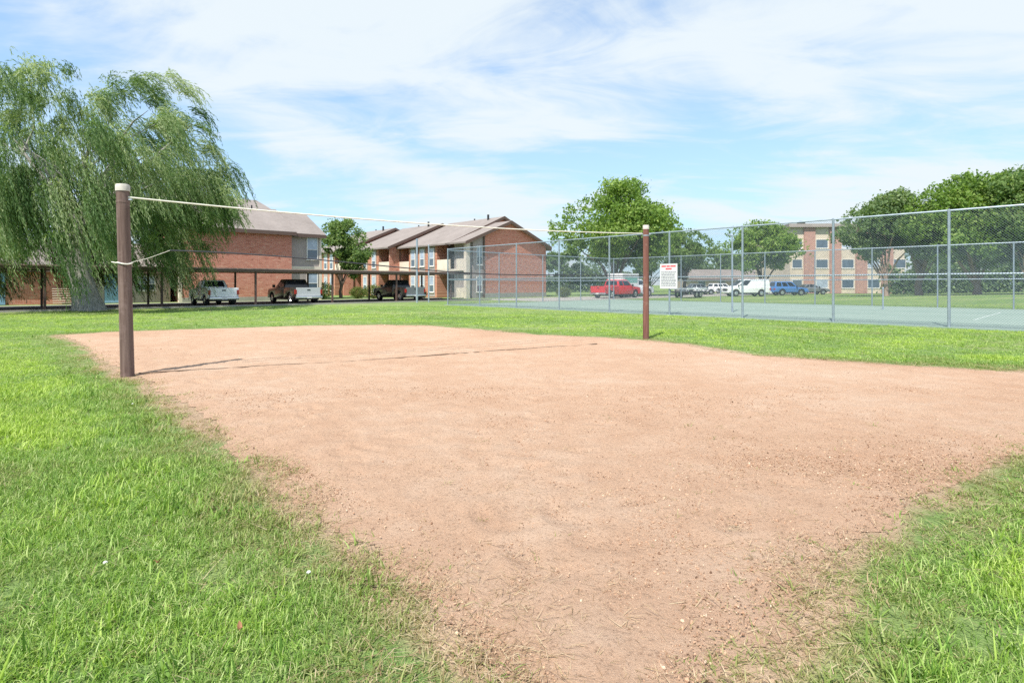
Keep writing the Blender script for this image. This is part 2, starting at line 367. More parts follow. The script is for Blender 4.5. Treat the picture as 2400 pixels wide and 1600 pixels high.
# ------------------------------------------------------------------ ground, sand, courts, paving
def attr(me, name, vals, dom='POINT', typ='FLOAT'):
    a = me.attributes.new(name, typ, dom); a.data.foreach_set("value", np.asarray(vals, np.float32)); return a
nth = 900; rr = np.concatenate([[0.25], 0.4 * 1.033 ** np.arange(0, 232)])
th = np.linspace(0, 2 * np.pi, nth, endpoint=False)
R_, T_ = np.meshgrid(rr, th, indexing='ij'); X = (R_ * np.sin(T_)).ravel(); Y = (R_ * np.cos(T_)).ravel()
sd_g = np.where(np.hypot(X, Y) < 60, sand_sd(X, Y), 50.0)
Z = ground_z(X, Y) - 0.035 * sstep(-0.5, -0.9, sd_g)
i, j = np.meshgrid(np.arange(len(rr) - 1), np.arange(nth), indexing='ij'); j2 = (j + 1) % nth
Q = np.stack([i * nth + j, i * nth + j2, (i + 1) * nth + j2, (i + 1) * nth + j], -1).reshape(-1, 4)[:, ::-1]
me = np_mesh("lawn", np.stack([X, Y, Z], 1), Q, MAT_LAWN, True)
attr(me, "dry", sstep(0.42, -0.05, sd_g + 0.35 * (vnoise(X, Y, 0.35, 9) - 0.5)))
tag(add_obj("lawn", me), kind="structure", label="mown green lawn around the sand court")

rowsY = 0.75 * 1.0095 ** np.arange(0, 365); colsR = np.linspace(-1.75, 1.75, 760)
YY, RR = np.meshgrid(rowsY, colsR, indexing='ij'); X = (YY * RR).ravel(); Y = YY.ravel()
jag = 0.16 * (vnoise(X, Y, 0.30, 3) - 0.5) + 0.10 * (vnoise(X, Y, 0.09, 4) - 0.5) + 0.22 * (vnoise(X, Y, 1.1, 14) - 0.5)
sd = sand_sd(X, Y); keep = (sd + jag) < 0.0
foot = vnoise(X, Y, 0.16, 21); foot2 = vnoise(X, Y, 0.07, 22); sw = vnoise(X, Y, 0.7, 23)
fine3 = vnoise(X, Y, 0.03, 24)
lump = sstep(0.30, 0.75, vnoise(X, Y, 1.6, 25))
Z = ground_z(X, Y) + 0.004 + (0.008 * sw + (0.35 + 0.65 * lump) * (0.016 * foot + 0.010 * foot2 + 0.005 * fine3)) * sstep(0.0, -0.35, sd)
for q in range(340):                               # footprints and scuffs
    cyy = rng.uniform(2.2, 15); cxx = rng.uniform(-0.95, 0.95) * cyy
    if sand_sd(np.array([cxx]), np.array([cyy]))[0] > -0.5: continue
    a_ = rng.uniform(0, np.pi); ca, sa = math.cos(a_), math.sin(a_); mk = np.where((np.abs(X - cxx) < 0.5) & (np.abs(Y - cyy) < 0.5))[0]
    ex = ((X[mk] - cxx) * ca + (Y[mk] - cyy) * sa) / rng.uniform(0.12, 0.19); ey = (-(X[mk] - cxx) * sa + (Y[mk] - cyy) * ca) / rng.uniform(0.055, 0.09); r2 = ex * ex + ey * ey
    Z[mk] += rng.uniform(0.5, 1.0) * (-0.016 * np.exp(-r2 * 1.2) + 0.008 * np.exp(-(np.sqrt(r2) - 1.5) ** 2 * 4))
nr, nc = YY.shape; i, j = np.meshgrid(np.arange(nr - 1), np.arange(nc - 1), indexing='ij')
Q = np.stack([i * nc + j, i * nc + j + 1, (i + 1) * nc + j + 1, (i + 1) * nc + j], -1).reshape(-1, 4)
Q = Q[keep[Q].all(1)]
used = np.unique(Q); remap = -np.ones(len(X), int); remap[used] = np.arange(len(used))
me = np_mesh("sand_court", np.stack([X, Y, Z], 1)[used], remap[Q], MAT_SAND, True)
tag(add_obj("sand_court", me), kind="structure", label="reddish tan sand volleyball court with grass creeping in at its edges")

def uvsheet(name, mat, p, s0, s1, t0, t1, z, thick=0.15):
    o = MB().box(s0, s1, t0, t1, -thick, 0).build(name, mat, None)
    o.location = (p[0], p[1], z); o.rotation_euler = (0, 0, ANG); return o
T1 = (-18.96, 34.6)                               # rear left corner of the white pickup, on the carport's front line
court = uvsheet("tennis_court", MAT_COURT, FA, -0.12, 18.6, -14.0, 27.0, 0.035)
tag(court, kind="structure", label="faded grey-green tennis court surface behind the chain-link fence")
def cline(s0, s1, t0, t1):
    o = MB().box(s0, s1, t0, t1, 0.0, 0.004).build("court_line", MAT_LINE, court); return o
for (s0, s1, t0, t1) in [(3.7, 3.75, -5.5, 18.3), (14.67, 14.72, -5.5, 18.3), (5.07, 5.12, -5.5, 18.3), (13.3, 13.35, -5.5, 18.3),
                         (3.76, 14.66, -5.5, -5.4), (3.76, 14.66, 18.2, 18.3), (5.13, 13.29, 0.0, 0.06), (5.13, 13.29, 12.8, 12.86), (9.18, 9.24, 0.07, 12.79)]:
    cline(s0, s1, t0, t1)
pad = uvsheet("parking_lot", MAT_ASPH, T1, -34, 22.5, -0.9, 6.3, 0.02)
tag(pad, kind="structure", label="dark parking pad under the carport")
k = uvsheet("kerb", MAT_CONC, T1, -34, 22.5, -1.08, -0.905, 0.10, 0.25); tag(k, kind="structure", label="pale concrete kerb in front of the carport")
k = uvsheet("sidewalk", MAT_CONC, T1, -34, 22.5, 6.31, 7.7, 0.06); tag(k, kind="structure", label="pale concrete path behind the carport")
rd = uvsheet("road", MAT_CONC, FA, 10.0, 75, 27.6, 36.5, 0.02); tag(rd, kind="structure", label="pale concrete drive behind the tennis court")

# ------------------------------------------------------------------ volleyball posts and cords
MAT_POST = None
m = NM("weathered_brown_post"); c = m.coord(); a = m.noise(m.mapping(c, (22, 22, 1.2)), 1.0, 6, 0.65, 0.3); b = m.noise(c, 3.2, 5, 0.7)
k = m.ramp(a, [(0.35, (0.105, 0.066, 0.056)), (0.65, (0.20, 0.14, 0.122))]); k = m.mix(m.math('MULTIPLY', m.ramp(b, [(0.52, (0, 0, 0)), (0.68, (1, 1, 1))]), 0.45), k, (0.30, 0.215, 0.20))
m.bsdf(k, 0.8, 0, m.bump(a, 0.4, 0.01), 0.25); MAT_POST = m.m
m = NM("weathered_red_brown_post"); c = m.coord(); a = m.noise(m.mapping(c, (22, 22, 1.2)), 1.0, 6, 0.65, 0.3); b = m.noise(c, 2.5, 5, 0.7)
k = m.ramp(a, [(0.35, (0.13, 0.055, 0.045)), (0.65, (0.22, 0.11, 0.085))]); k = m.mix(m.math('MULTIPLY', m.ramp(b, [(0.55, (0, 0, 0)), (0.68, (1, 1, 1))]), 0.6), k, (0.33, 0.25, 0.19))
m.bsdf(k, 0.85, 0, m.bump(a, 0.4, 0.01), 0.25); MAT_POST2 = m.m
MAT_CAP = plain("post_cap", (0.52, 0.48, 0.43), 0.7, 0, 0.12, 14)
MAT_ROPE = plain("white_rope", (0.72, 0.70, 0.62), 0.8, 0, 0.12, 12); MAT_CORD = plain("black_cord", (0.03, 0.035, 0.045), 0.7)
PN = Gp(299, 882); PF = Gp(1514, 794); PH = 2.93
def vpost(name, p, lean, r, mat, label):
    e = empty(name, (p[0], p[1], gz(*p) - 0.02))
    e.rotation_euler = (lean[1], lean[0], 0)
    MB().tube([(0, 0, -0.3), (0, 0, 0.6), (0, 0, 1.5), (0, 0, PH - 0.09)], [r * 1.05, r * 1.02, r, r * 0.98], 24).build("shaft", mat, e, smooth=True)
    MB().tube([(0, 0, PH - 0.10), (0, 0, PH - 0.02), (0, 0, PH + 0.005)], [r * 1.09, r * 1.09, r * 0.98], 24).build("cap", MAT_CAP, e, smooth=True)
    MB().tube([(r * 1.0, 0, 2.70), (r * 1.0 + 0.05, 0, 2.70)], 0.012, 8).build("eye_bolt", MAT_GALV, e)
    MB().tube([(0, 0, 2.655), (0, 0, 2.685)], r * 1.03, 20, True).build("clamp_band", MAT_GALV if "far" in label else MAT_POST, e)
    for q in range(4):
        MB().box(-r - 0.012, -r + 0.01, -0.008, 0.008, 0.95 + q * 0.22, 1.0 + q * 0.22).build("staple", MAT_GALV, e)
    tag(e, label, "post", "volleyball net posts"); return e
vpost("volleyball_post", PN, (-0.026, 0), 0.088, MAT_POST, "thick brown volleyball post with white cap in front of the willow")
vpost("volleyball_post", PF, (0.0, 0), 0.075, MAT_POST2, "red-brown volleyball post standing far across the sand before the court fence")
PNt = (PN[0] - 0.026 * 2.7 + 0.08, PN[1])
def cord(name, a, b, za, zb, sag, r, mat, label, n=28, zf=None):
    pts = []
    for q in range(n + 1):
        t = q / n; z = za + (zb - za) * t - sag * 4 * t * (1 - t) if zf is None else zf(t)
        pts.append((a[0] + (b[0] - a[0]) * t, a[1] + (b[1] - a[1]) * t, z))
    o = MB().tube(pts, r, 6).build(name, mat, None, smooth=True); tag(o, label, "rope"); return o
cord("net_rope", PNt, (PF[0] - 0.1, PF[1]), 2.72, 2.70, 0.11, 0.013, MAT_ROPE, "white rope strung high between the two volleyball posts", 40)
def zlow(t): return 1.93 - 0.335 * float(sstep(0.0, 0.62, np.array(t))) + 0.02 * t
A2 = (PN[0] + (PF[0] - PN[0]) * 0.05, PN[1] + (PF[1] - PN[1]) * 0.05)
cord("net_rope", A2, (PF[0] - 0.07, PF[1]), 0, 0, 0, 0.012, MAT_CORD, "dark slack lower cord strung between the two volleyball posts", 40, zlow)
e = empty("cord_tie", (PN[0], PN[1], 0)); tag(e, "thin pale tie and ring on the post in front of the willow", "rope")
q = []
for kk in range(25):
    t = 2 * math.pi * kk / 24; q.append((-0.043 + 0.096 * math.cos(t), 0.096 * math.sin(t), 1.715 + 0.012 * math.sin(2 * t)))
MB().tube(q, 0.012, 6).build("ring", MAT_ROPE, e, smooth=True)
MB().tube([(-0.12, -0.05, 1.72), (-0.20, -0.06, 1.735)], 0.01, 6).build("loose_end", MAT_ROPE, e)
MB().tube([(0.05, 0.0, 1.73), (0.22, 0.14, 1.80), (A2[0] - PN[0], A2[1] - PN[1], 1.93)], 0.004, 6).build("tie_line", MAT_ROPE, e, smooth=True)

pts = []; pa = np.array(Gp(318, 881)); pb = np.array(Gp(1400, 808))
for q in range(121):
    t = q / 120; p = pa + (pb - pa) * t; wob = 0.05 * math.sin(9 * t + 1) + 0.02 * math.sin(31 * t)
    up = 0.012 + 0.020 * float(vnoise(np.array([t * 14]), np.array([0.3]), 1.0, 91)[0]) + (0.006 if t < 0.2 else 0)
    pts.append((p[0] + wob * 0.3, p[1] + wob, gz(p[0], p[1]) + up))
tag(MB().tube(pts, 0.011, 6).build("ground_rope", plain("dirty_rope", (0.13, 0.09, 0.065), 0.9), None, smooth=True), "dark half-buried rope lying across the sand below the net line", "rope")

# ------------------------------------------------------------------ chain-link fences
FH = 3.72
def link_panel_mesh(b, h, pitch=0.055, r=0.0030):
    mb = MB(); step = pitch * 1.41421
    z0 = 0.04
    for sgn in (1, -1):
        c = -h
        while c < b + h:
            # line x = c + sgn*z
            pts = []
            for z in (0.0, h):
                pts.append((c + sgn * z, z))
            (xa, za), (xb, zb) = pts
            def clip(x_lim, xa, za, xb, zb):
                t = (x_lim - xa) / (xb - xa); return (x_lim, za + (zb - za) * t)
            lo, hi = (xa, za), (xb, zb)
            P = [lo, hi]
            out_ = False
            for q in range(2):
                x, z = P[q]
                if x < 0:
                    if P[1 - q][0] <= 0: out_ = True; break
                    P[q] = clip(0, xa, za, xb, zb)
                elif x > b:
                    if P[1 - q][0] >= b: out_ = True; break
                    P[q] = clip(b, xa, za, xb, zb)
            if not out_ and abs(P[0][1] - P[1][1]) > 0.03:
                yy = 0.004 * sgn
                mb.tube([(P[0][0], yy, P[0][1] + z0), (P[1][0], yy, P[1][1] + z0)], r, 3, False)
            c += step
    return raw_mesh("chain_link_panel", mb.v, mb.f, MAT_WIRE)
def fence(name, label, p0, dvec, n, bay, h, rpost, parts_extra=None, h0=0.03):
    ang = math.atan2(dvec[1], dvec[0]); e = empty(name, (p0[0], p0[1], h0), ang)
    pm = MB().tube([(0, 0, -0.2), (0, 0, h - 0.03), (0, 0, h + 0.02), (0, 0, h + 0.05)], [rpost, rpost, rpost * 1.15, rpost * 0.3], 12).build("post", MAT_GALV, e, smooth=True)
    for i in range(1, n + 1):
        o = add_obj("post", pm.data, e, (i * bay, 0, 0))
    MB().tube([(0, 0, h), (n * bay, 0, h)], 0.028, 8).build("top_rail", MAT_GALV, e, smooth=True)
    MB().tube([(0, 0, h * 0.455), (n * bay, 0, h * 0.455)], 0.028, 8).build("middle_rail", MAT_GALV, e, smooth=True)
    MB().tube([(0, 0, 0.06), (n * bay, 0, 0.06)], 0.004, 5).build("bottom_wire", MAT_WIRE, e)
    lm = link_panel_mesh(bay, h - 0.05)
    for i in range(n): add_obj("chain_link_panel", lm, e, (i * bay, 0.036, 0))
    tag(e, label, "fence", "tennis court fences"); return e
CNL = UV(FA, 0, 8 * BAY)                            # left end of the near fence
near_f = fence("chain_link_fence", "tall galvanised chain-link fence on the near side of the tennis court, carrying a sign", UV(FA, 0, -4 * BAY), v2, 12, BAY, FH, 0.042)
fence("chain_link_fence", "chain-link fence closing the left end of the tennis court before the brick gable", CNL, u2, 4, 4.6, FH * 0.98, 0.038)
fence("chain_link_fence", "chain-link fence along the far side of the tennis court before the parked vehicles", UV(FA, 18.4, -4 * BAY), v2, 12, BAY, FH * 0.98, 0.038)
MB().tube([(3 * BAY + 0.0, 0.1, 1.05), (3 * BAY - 0.62, 0.75, 1.85)], 0.022, 8).build("brace_rod", MAT_POLEG, near_f)
# rules sign
sx, sy = UV(FA, -0.075, 3 * BAY); e = empty("sign", (sx, sy, 0.03), ANG - RAD(90))
b = MB().box(-0.44, 0.44, -0.012, 0.0, 1.17, 2.29).build("board", plain("sign_white", (0.60, 0.60, 0.62), 0.5, 0, 0.05), e, bevel=0.004)
MAT_SRED = plain("sign_red", (0.62, 0.10, 0.12), 0.5); MAT_SGREY = plain("sign_grey_print", (0.16, 0.16, 0.20), 0.6)
def words(zc, hgt, spans, mat, name):
    mb = MB()
    for (a0, a1) in spans: mb.box(a0, a1, -0.0142, -0.0122, zc - hgt / 2, zc + hgt / 2)
    return mb.build(name, mat, e)
words(2.18, 0.075, [(-0.36, -0.13), (-0.10, 0.06), (0.09, 0.36)], MAT_SRED, "heading_print")
words(2.06, 0.075, [(-0.15, 0.16)], MAT_SRED, "heading_print")
for q in range(10):
    x = -0.37; sp = []
    while x < 0.30:
        l = random.uniform(0.04, 0.15); sp.append((x, min(x + l, 0.37))); x += l + 0.02
    words(1.92 - q * 0.068, 0.032, sp, MAT_SGREY, "text_print")
tag(e, "white rules sign with red heading hung on the court fence", "sign")
# slim poles
def pole(name, p, h, r, mat, label, arm=None):
    e = empty(name, (p[0], p[1], gz(*p))); MB().tube([(0, 0, -0.2), (0, 0, h)], [r, r * 0.85], 12).build("shaft", mat, e, smooth=True)
    if arm: MB().tube([(0, 0, h - 0.02), (arm, 0, h + 0.02)], r * 0.8, 8).build("arm", mat, e)
    MB().tube([(0, 0, h), (0, 0, h + 0.04)], [r * 1.1, r * 0.5], 12).build("cap", mat, e)
    tag(e, label, "pole"); return e
pole("corner_pole", (-7.2, 42.0), 4.8, 0.085, MAT_GALV, "tall pale pole beside the black pickup, left of the tennis fence")
pole("corner_pole", (-6.4, 42.6), 4.4, 0.06, MAT_GALV, "thinner grey pole just behind the tall pale pole by the black pickup")
pole("court_pole", (10.8, 27.2), 3.8, 0.045, MAT_GALV, "thin pole with hooked top standing inside the tennis court", -0.22)
pole("court_pole", (20.2, 30.2), 1.2, 0.04, MAT_GALV, "short net post standing inside the tennis court at its far side")

# ------------------------------------------------------------------ buildings
def wall_window(parent, face, a0, a1, z0, z1, off, pane=None, name="window", bars=True, frame=None):
    """face 'x-','y-': which way the wall looks; a along the wall; off = wall plane."""
    fr = frame or MAT_WHITE; d = 0.05; t = 0.07
    def bx(mb, p0, p1, q0, q1, n0, n1):
        if face == 'y-': mb.box(p0, p1, off - n1, off - n0, q0, q1)
        else: mb.box(off - n1, off - n0, p0, p1, q0, q1)
    mb = MB()
    bx(mb, a0, a1, z0, z0 + t, 0.003, d); bx(mb, a0, a1, z1 - t, z1, 0.003, d)
    bx(mb, a0, a0 + t, z0 + t, z1 - t, 0.003, d); bx(mb, a1 - t, a1, z0 + t, z1 - t, 0.003, d)
    wdw = mb.build(name, fr, parent)
    zm = z0 + (z1 - z0) * 0.45
    if bars:
        p = MB(); bx(p, a0 + t, a1 - t, zm, z1 - t, 0.004, 0.014); p.build("pane", pane or MAT_BLIND, wdw)
        p = MB(); bx(p, a0 + t, a1 - t, z0 + t, zm - 0.05, 0.004, 0.012); p.build("pane", MAT_GLASS, wdw)
        p = MB(); bx(p, a0 + t, a1 - t, zm - 0.05, zm, 0.003, 0.035); p.build("sash_bar", fr, wdw)
    else:
        p = MB(); bx(p, a0 + t, a1 - t, z0 + t, z1 - t, 0.004, 0.012); p.build("pane", pane or MAT_GLASS, wdw)
    p = MB(); bx(p, a0 - 0.06, a1 + 0.06, z0 - 0.06, z0 - 0.003, 0.003, 0.09); p.build("sill", fr, wdw)
    return wdw
def gable_roof(parent, x0, x1, y0, y1, ze, zr, axis, ridge, ov=0.4, th=0.16, name="roof"):
    """ridge along axis; slab of two slopes with overhang."""
    mb = MB()
    if axis == 'x':
        sl0 = (zr - ze) / (ridge - y0); sl1 = (zr - ze) / (y1 - ridge)
        prof = [(y0 - ov, ze - sl0 * ov), (ridge, zr), (y1 + ov, ze - sl1 * ov), (y1 + ov, ze - sl1 * ov + th), (ridge, zr + th), (y0 - ov, ze - sl0 * ov + th)]
        mb.prism(prof, x0 - ov, x1 + ov, 'x')
        f = MB().box(x0 - ov, x1 + ov, y0 - ov - 0.03, y0 - ov - 0.002, ze - sl0 * ov - 0.16, ze - sl0 * ov + th - 0.03)
    else:
        sl0 = (zr - ze) / (ridge - x0); sl1 = (zr - ze) / (x1 - ridge)
        prof = [(x0 - ov, ze - sl0 * ov), (ridge, zr), (x1 + ov, ze - sl1 * ov), (x1 + ov, ze - sl1 * ov + th), (ridge, zr + th), (x0 - ov, ze - sl0 * ov + th)]
        mb.prism(prof, y0 - ov, y1 + ov, 'y')
        f = MB()                                          # dark bargeboards along the rake that faces the lawn
        for (pa, pb) in ((prof[0], prof[1]), (prof[1], prof[2])):
            V = [(pa[0], y0 - ov - 0.035, pa[1] - 0.14), (pa[0], y0 - ov - 0.003, pa[1] - 0.14), (pb[0], y0 - ov - 0.003, pb[1] - 0.14), (pb[0], y0 - ov - 0.035, pb[1] - 0.14)]
            f.hexa(V, [(q[0], q[1], q[2] + 0.14 + th + 0.02) for q in V])
    r = mb.build(name, MAT_ROOF, parent)
    f.build("fascia", MAT_FASCIA, r)
    return r

# left block
P0 = (-25.5, 42.9)
e = empty("apartment_building", (P0[0], P0[1], 0), ANG)
tag(e, "red brick apartment block with grey siding end behind the white pickup", "building")
MB().prism([(0.0, 0), (9.0, 0), (9.0, 6.0), (4.5, 8.25), (0.0, 6.0)], 0.0, 8.45, 'x').build("brick_wall", MAT_BRICKX, e)
MB().prism([(0.3, 0), (8.9, 0), (8.9, 6.0), (4.5, 8.15), (0.3, 6.0)], 8.452, 11.2, 'x').build("siding_wall", MAT_SIDX, e)
MB().box(-0.22, -0.003, -0.03, 0.35, 0, 6.0).build("corner_board", MAT_CREAM, e)
MB().box(11.08, 11.26, 0.24, 0.4, 0, 5.9).build("corner_board", MAT_CREAM, e)
MB().box(8.46, 11.07, 0.25, 0.297, 2.75, 3.0).build("band_board", MAT_CREAM, e)
MB().box(0.0, 8.44, -0.03, -0.003, -0.1, 0.35).build("plinth", MAT_CONC, e)
r1 = gable_roof(e, 0.0, 8.35, 0.0, 9.0, 6.0, 8.25, 'x', 4.5, 0.38)
r2 = gable_roof(e, 8.85, 11.2, 0.3, 8.7, 5.93, 8.05, 'x', 4.5, 0.38)
MB().prism([(5.2, 8.0), (13.5, 8.0), (13.5, 8.3), (9.2, 9.55), (5.2, 8.3)], 0.0, 8.2, 'x').build("rear_wall", MAT_SIDX, e)
gable_roof(e, 0.0, 8.2, 5.2, 13.3, 8.35, 9.62, 'x', 9.2, 0.35)
MB().tube([(6.4, 4.0, 8.0), (6.4, 4.0, 8.55)], 0.07, 8).build("vent_pipe", MAT_PLASTIC, r1)
wall_window(e, 'y-', 9.9, 10.95, 3.62, 5.68, 0.3); wall_window(e, 'y-', 9.9, 10.95, 0.75, 2.45, 0.3)
# low wing
e2 = empty("low_building", UV(P0, -0.5, 1.4) + (0,), ANG)
tag(e2, "low brick building with shingle roof half hidden behind the willow", "building")
MB().box(-22.0, -5.0, 0.0, 6.0, 0, 2.65).build("brick_wall", MAT_BRICKX, e2)
MB().box(-4.997, 0.0, 0.1, 6.0, 0, 2.65).build("siding_wall", MAT_SIDX, e2)
gable_roof(e2, -22.0, 0.0, 0.0, 6.0, 2.65, 4.5, 'x', 3.0, 0.4)
d = MB().box(-4.2, -3.2, 0.03, 0.097, 0.03, 2.15).build("door", MAT_DOORB, e2); MB().tube([(-3.3, 0.0, 1.05), (-3.3, 0.03, 1.05)], 0.035, 8).build("handle", MAT_CHROME, d)
d = MB().box(-10.6, -9.6, -0.07, -0.003, 0.03, 2.15).build("door", MAT_DOORB, e2); MB().tube([(-9.7, -0.1, 1.05), (-9.7, -0.07, 1.05)], 0.035, 8).build("handle", MAT_CHROME, d)
wall_window(e2, 'y-', -2.2, -1.0, 0.9, 2.1, 0.1)
st = None
for q in range(7): st = MB().box(-7.2, -6.2, -0.9 + q * 0.12, -0.78 + q * 0.12, 0.16 * q + 0.1, 0.16 * q + 0.15).build("stair_tread", MAT_CREAM, e2)

# middle block
Q0 = (-4.5, 54.6)
e = empty("apartment_building", (Q0[0], Q0[1], 0), ANG)
tag(e, "long brick apartment block with stepped roofs and balconies behind the tennis fence", "building")
# section A, the gable end towards the court
MB().prism([(2.3, 0), (11.4, 0), (11.4, 5.6), (5.7, 7.9), (2.3, 6.53)], 0.0, 2.6, 'y').build("gable_wall", MAT_BRICKX, e)
MB().prism([(0.9, 0), (2.297, 0), (2.297, 6.5), (0.9, 5.95)], 0.08, 2.6, 'y').build("siding_wall", MAT_SIDX, e)
MB().box(0.0, 0.45, 0.0, 0.4, 0, 5.6).build("column", MAT_CREAM, e)
MB().box(0.5, 0.9, 0.3, 2.6, 0, 5.6).build("recess_wall", MAT_SIDY, e)
MB().box(-0.02, 0.9, 0.42, 2.58, 2.75, 2.95).build("balcony_floor", MAT_CREAM, e)
MB().box(0.0, 0.08, 0.42, 1.6, 2.95, 3.95).build("balcony_rail", MAT_CREAM, e); MB().box(0.0, 0.08, 0.42, 1.6, 0.05, 1.05).build("patio_rail", MAT_CREAM, e)
MB().box(0.0, 0.9, 0.0, 2.6, 5.602, 5.75).build("soffit", MAT_SIDX, e)
gable_roof(e, 0.0, 11.4, 0.0, 2.5, 5.6, 7.9, 'y', 5.7, 0.45)
wall_window(e, 'y-', 1.35, 2.1, 3.35, 5.25, 0.08); wall_window(e, 'y-', 1.35, 2.1, 0.6, 2.2, 0.08)
MB().box(2.2, 2.38, -0.05, -0.003, 0, 6.4).build("corner_board", MAT_FASCIA, e)
MB().box(2.4, 11.4, -0.06, -0.003, -0.1, 0.5).build("plinth", MAT_CONC, e)
secs = [(0.0, 2.65, 12.4, 8.72), (-1.3, 12.4, 21.0, 8.62), (-2.6, 21.0, 30.5, 8.62)]
for (x0, y0, y1, zr) in secs:
    MB().prism([(x0 + 1.5, 0), (x0 + 14.2, 0), (x0 + 14.2, 5.6), (x0 + 7.1, zr - 0.08), (x0 + 1.5, 6.2)], y0, y1, 'y').build("core_wall", MAT_BRICKX, e)
    ya = y0 + 2.3; yb = y1 - 2.1
    MB().box(x0, x0 + 1.5, ya, yb, 0, 5.58).build("front_wall", MAT_BRICKY, e)
    for (q0, q1) in ((y0, ya), (yb, y1)):                 # balcony recesses
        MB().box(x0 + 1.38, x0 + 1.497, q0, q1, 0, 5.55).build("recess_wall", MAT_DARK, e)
        MB().box(x0 + 0.02, x0 + 1.37, q0 + 0.02, q1 - 0.02, 2.7, 2.92).build("balcony_floor", MAT_CREAM, e)
        MB().box(x0 + 0.0, x0 + 0.08, q0 + 0.02, q1 - 0.02, 2.93, 3.95).build("balcony_rail", MAT_CREAM, e)
    if x0 < 0: MB().box(x0, x0 + 1.3, y0 - 0.12, y0 - 0.003, 0, 5.58).build("return_wall", MAT_BRICKX, e)
    gable_roof(e, x0, x0 + 14.2, y0, y1 - 0.5, 5.6, zr, 'y', x0 + 7.1, 0.45)
    n = 3 if y1 - y0 > 9 else 2
    for q in range(n):
        yc = ya + (yb - ya) * (q + 0.5) / n
        MB().box(x0 - 0.03, x0 - 0.003, yc - 0.55, yc + 0.55, 0.1, 5.5).build("siding_strip", MAT_SIDY, e)
        wall_window(e, 'x-', yc - 0.42, yc + 0.42, 3.3, 5.2, x0 - 0.03); wall_window(e, 'x-', yc - 0.42, yc + 0.42, 0.55, 2.3, x0 - 0.03)
    MB().tube([(x0 + 6.4, y0 + 1.5, 8.2), (x0 + 6.4, y0 + 1.5, zr + 0.45)], 0.12, 8).build("vent_pipe", MAT_PLASTIC, e)
    MB().tube([(x0 + 7.3, y0 + 5.0, 8.2), (x0 + 7.3, y0 + 5.0, zr + 0.35)], 0.09, 8).build("vent_pipe", MAT_PLASTIC, e)
    gl = gable_roof
# right block, three storeys
e = empty("apartment_building", (41.2, 82.0, 0.05), RAD(-2))
tag(e, "three-storey tan and pink brick apartment block behind the parked vehicles", "building")
MB().box(0, 16.6, 0.25, 13, 0, 9.75).build("panel_wall", MAT_CREAMW, e)
MB().box(-0.4, 17.0, -0.4, 13.4, 9.752, 10.25).build("roof", MAT_SIDX, e)
MB().box(2.3, 3.1, 2.0, 3.0, 10.25, 10.9).build("roof_vent", MAT_PLASTIC, e)
for q in range(4):
    xp = 2.0 + q * 3.75
    MB().box(xp, xp + 1.6, 0.0, 0.247, 0, 9.75).build("brick_pier", MAT_BRICKP, e)
    for fl in range(3):
        z = 0.75 + fl * 2.95
        wall_window(e, 'y-', xp + 1.75, xp + 3.55, z, z + 1.35, 0.25, MAT_BLIND if (q + fl) % 3 == 0 else MAT_GLASS, bars=False)
for fl in range(3): wall_window(e, 'y-', 0.3, 1.8, 0.75 + fl * 2.95, 2.1 + fl * 2.95, 0.25, MAT_GLASS, bars=False)
# far low block
e = empty("low_building", (31.0, 96.0, 0.0), RAD(4)); tag(e, "distant low pale building beyond the white cars", "building")
MB().box(0, 15, 0, 8, 0, 2.4).build("wall", plain("pale_pink_wall", (0.52, 0.42, 0.38), 0.85), e)
gable_roof(e, 0, 15, 0, 8, 2.4, 3.9, 'x', 4, 0.5)
for q in range(4): wall_window(e, 'y-', 1.2 + q * 3.6, 2.6 + q * 3.6, 0.9, 2.0, 0.0, bars=False)

# ------------------------------------------------------------------ carport
e = empty("carport", (T1[0], T1[1], 0.02), ANG); tag(e, "long flat-roofed brown carport sheltering the three pickups", "carport")
CZ = 2.28
rf = MB().box(-34, 21.5, 0.75, 6.2, CZ, CZ + 0.10).build("roof", MAT_FASCIA, e)
MB().box(-34, 21.5, 0.70, 0.747, CZ - 0.06, CZ + 0.14).build("fascia", MAT_FASCIA, rf)
MB().box(-34, 21.5, 0.67, 0.697, CZ + 0.09, CZ + 0.16).build("edge_trim", plain("drip_edge", (0.34, 0.24, 0.22), 0.6), rf)
MB().box(-34, 21.5, 6.203, 6.25, CZ - 0.06, CZ + 0.14).build("fascia", MAT_FASCIA, rf)
pm = None
for q in range(11):
    for t in (0.95, 5.6):
        s = 3.15 + (q - 6) * 5.45 + (0.0 if t < 1 else 0.1)
        if s > 21.4 or s < -34: continue
        if pm is None:
            o = MB().box(-0.06, 0.06, -0.06, 0.06, 0, CZ - 0.002).build("post", MAT_FASCIA, e, bevel=0.008); pm = o.data; o.location = (s, t, 0)
        else: add_obj("post", pm, e, (s, t, 0))
for q in range(14):
    s = 0.6 + (q - 8) * 3.1
    if s < 21: MB().box(s - 0.11, s + 0.11, 1.05, 1.3, CZ - 0.07, CZ - 0.003).build("lamp", MAT_PLATE, e, bevel=0.02)

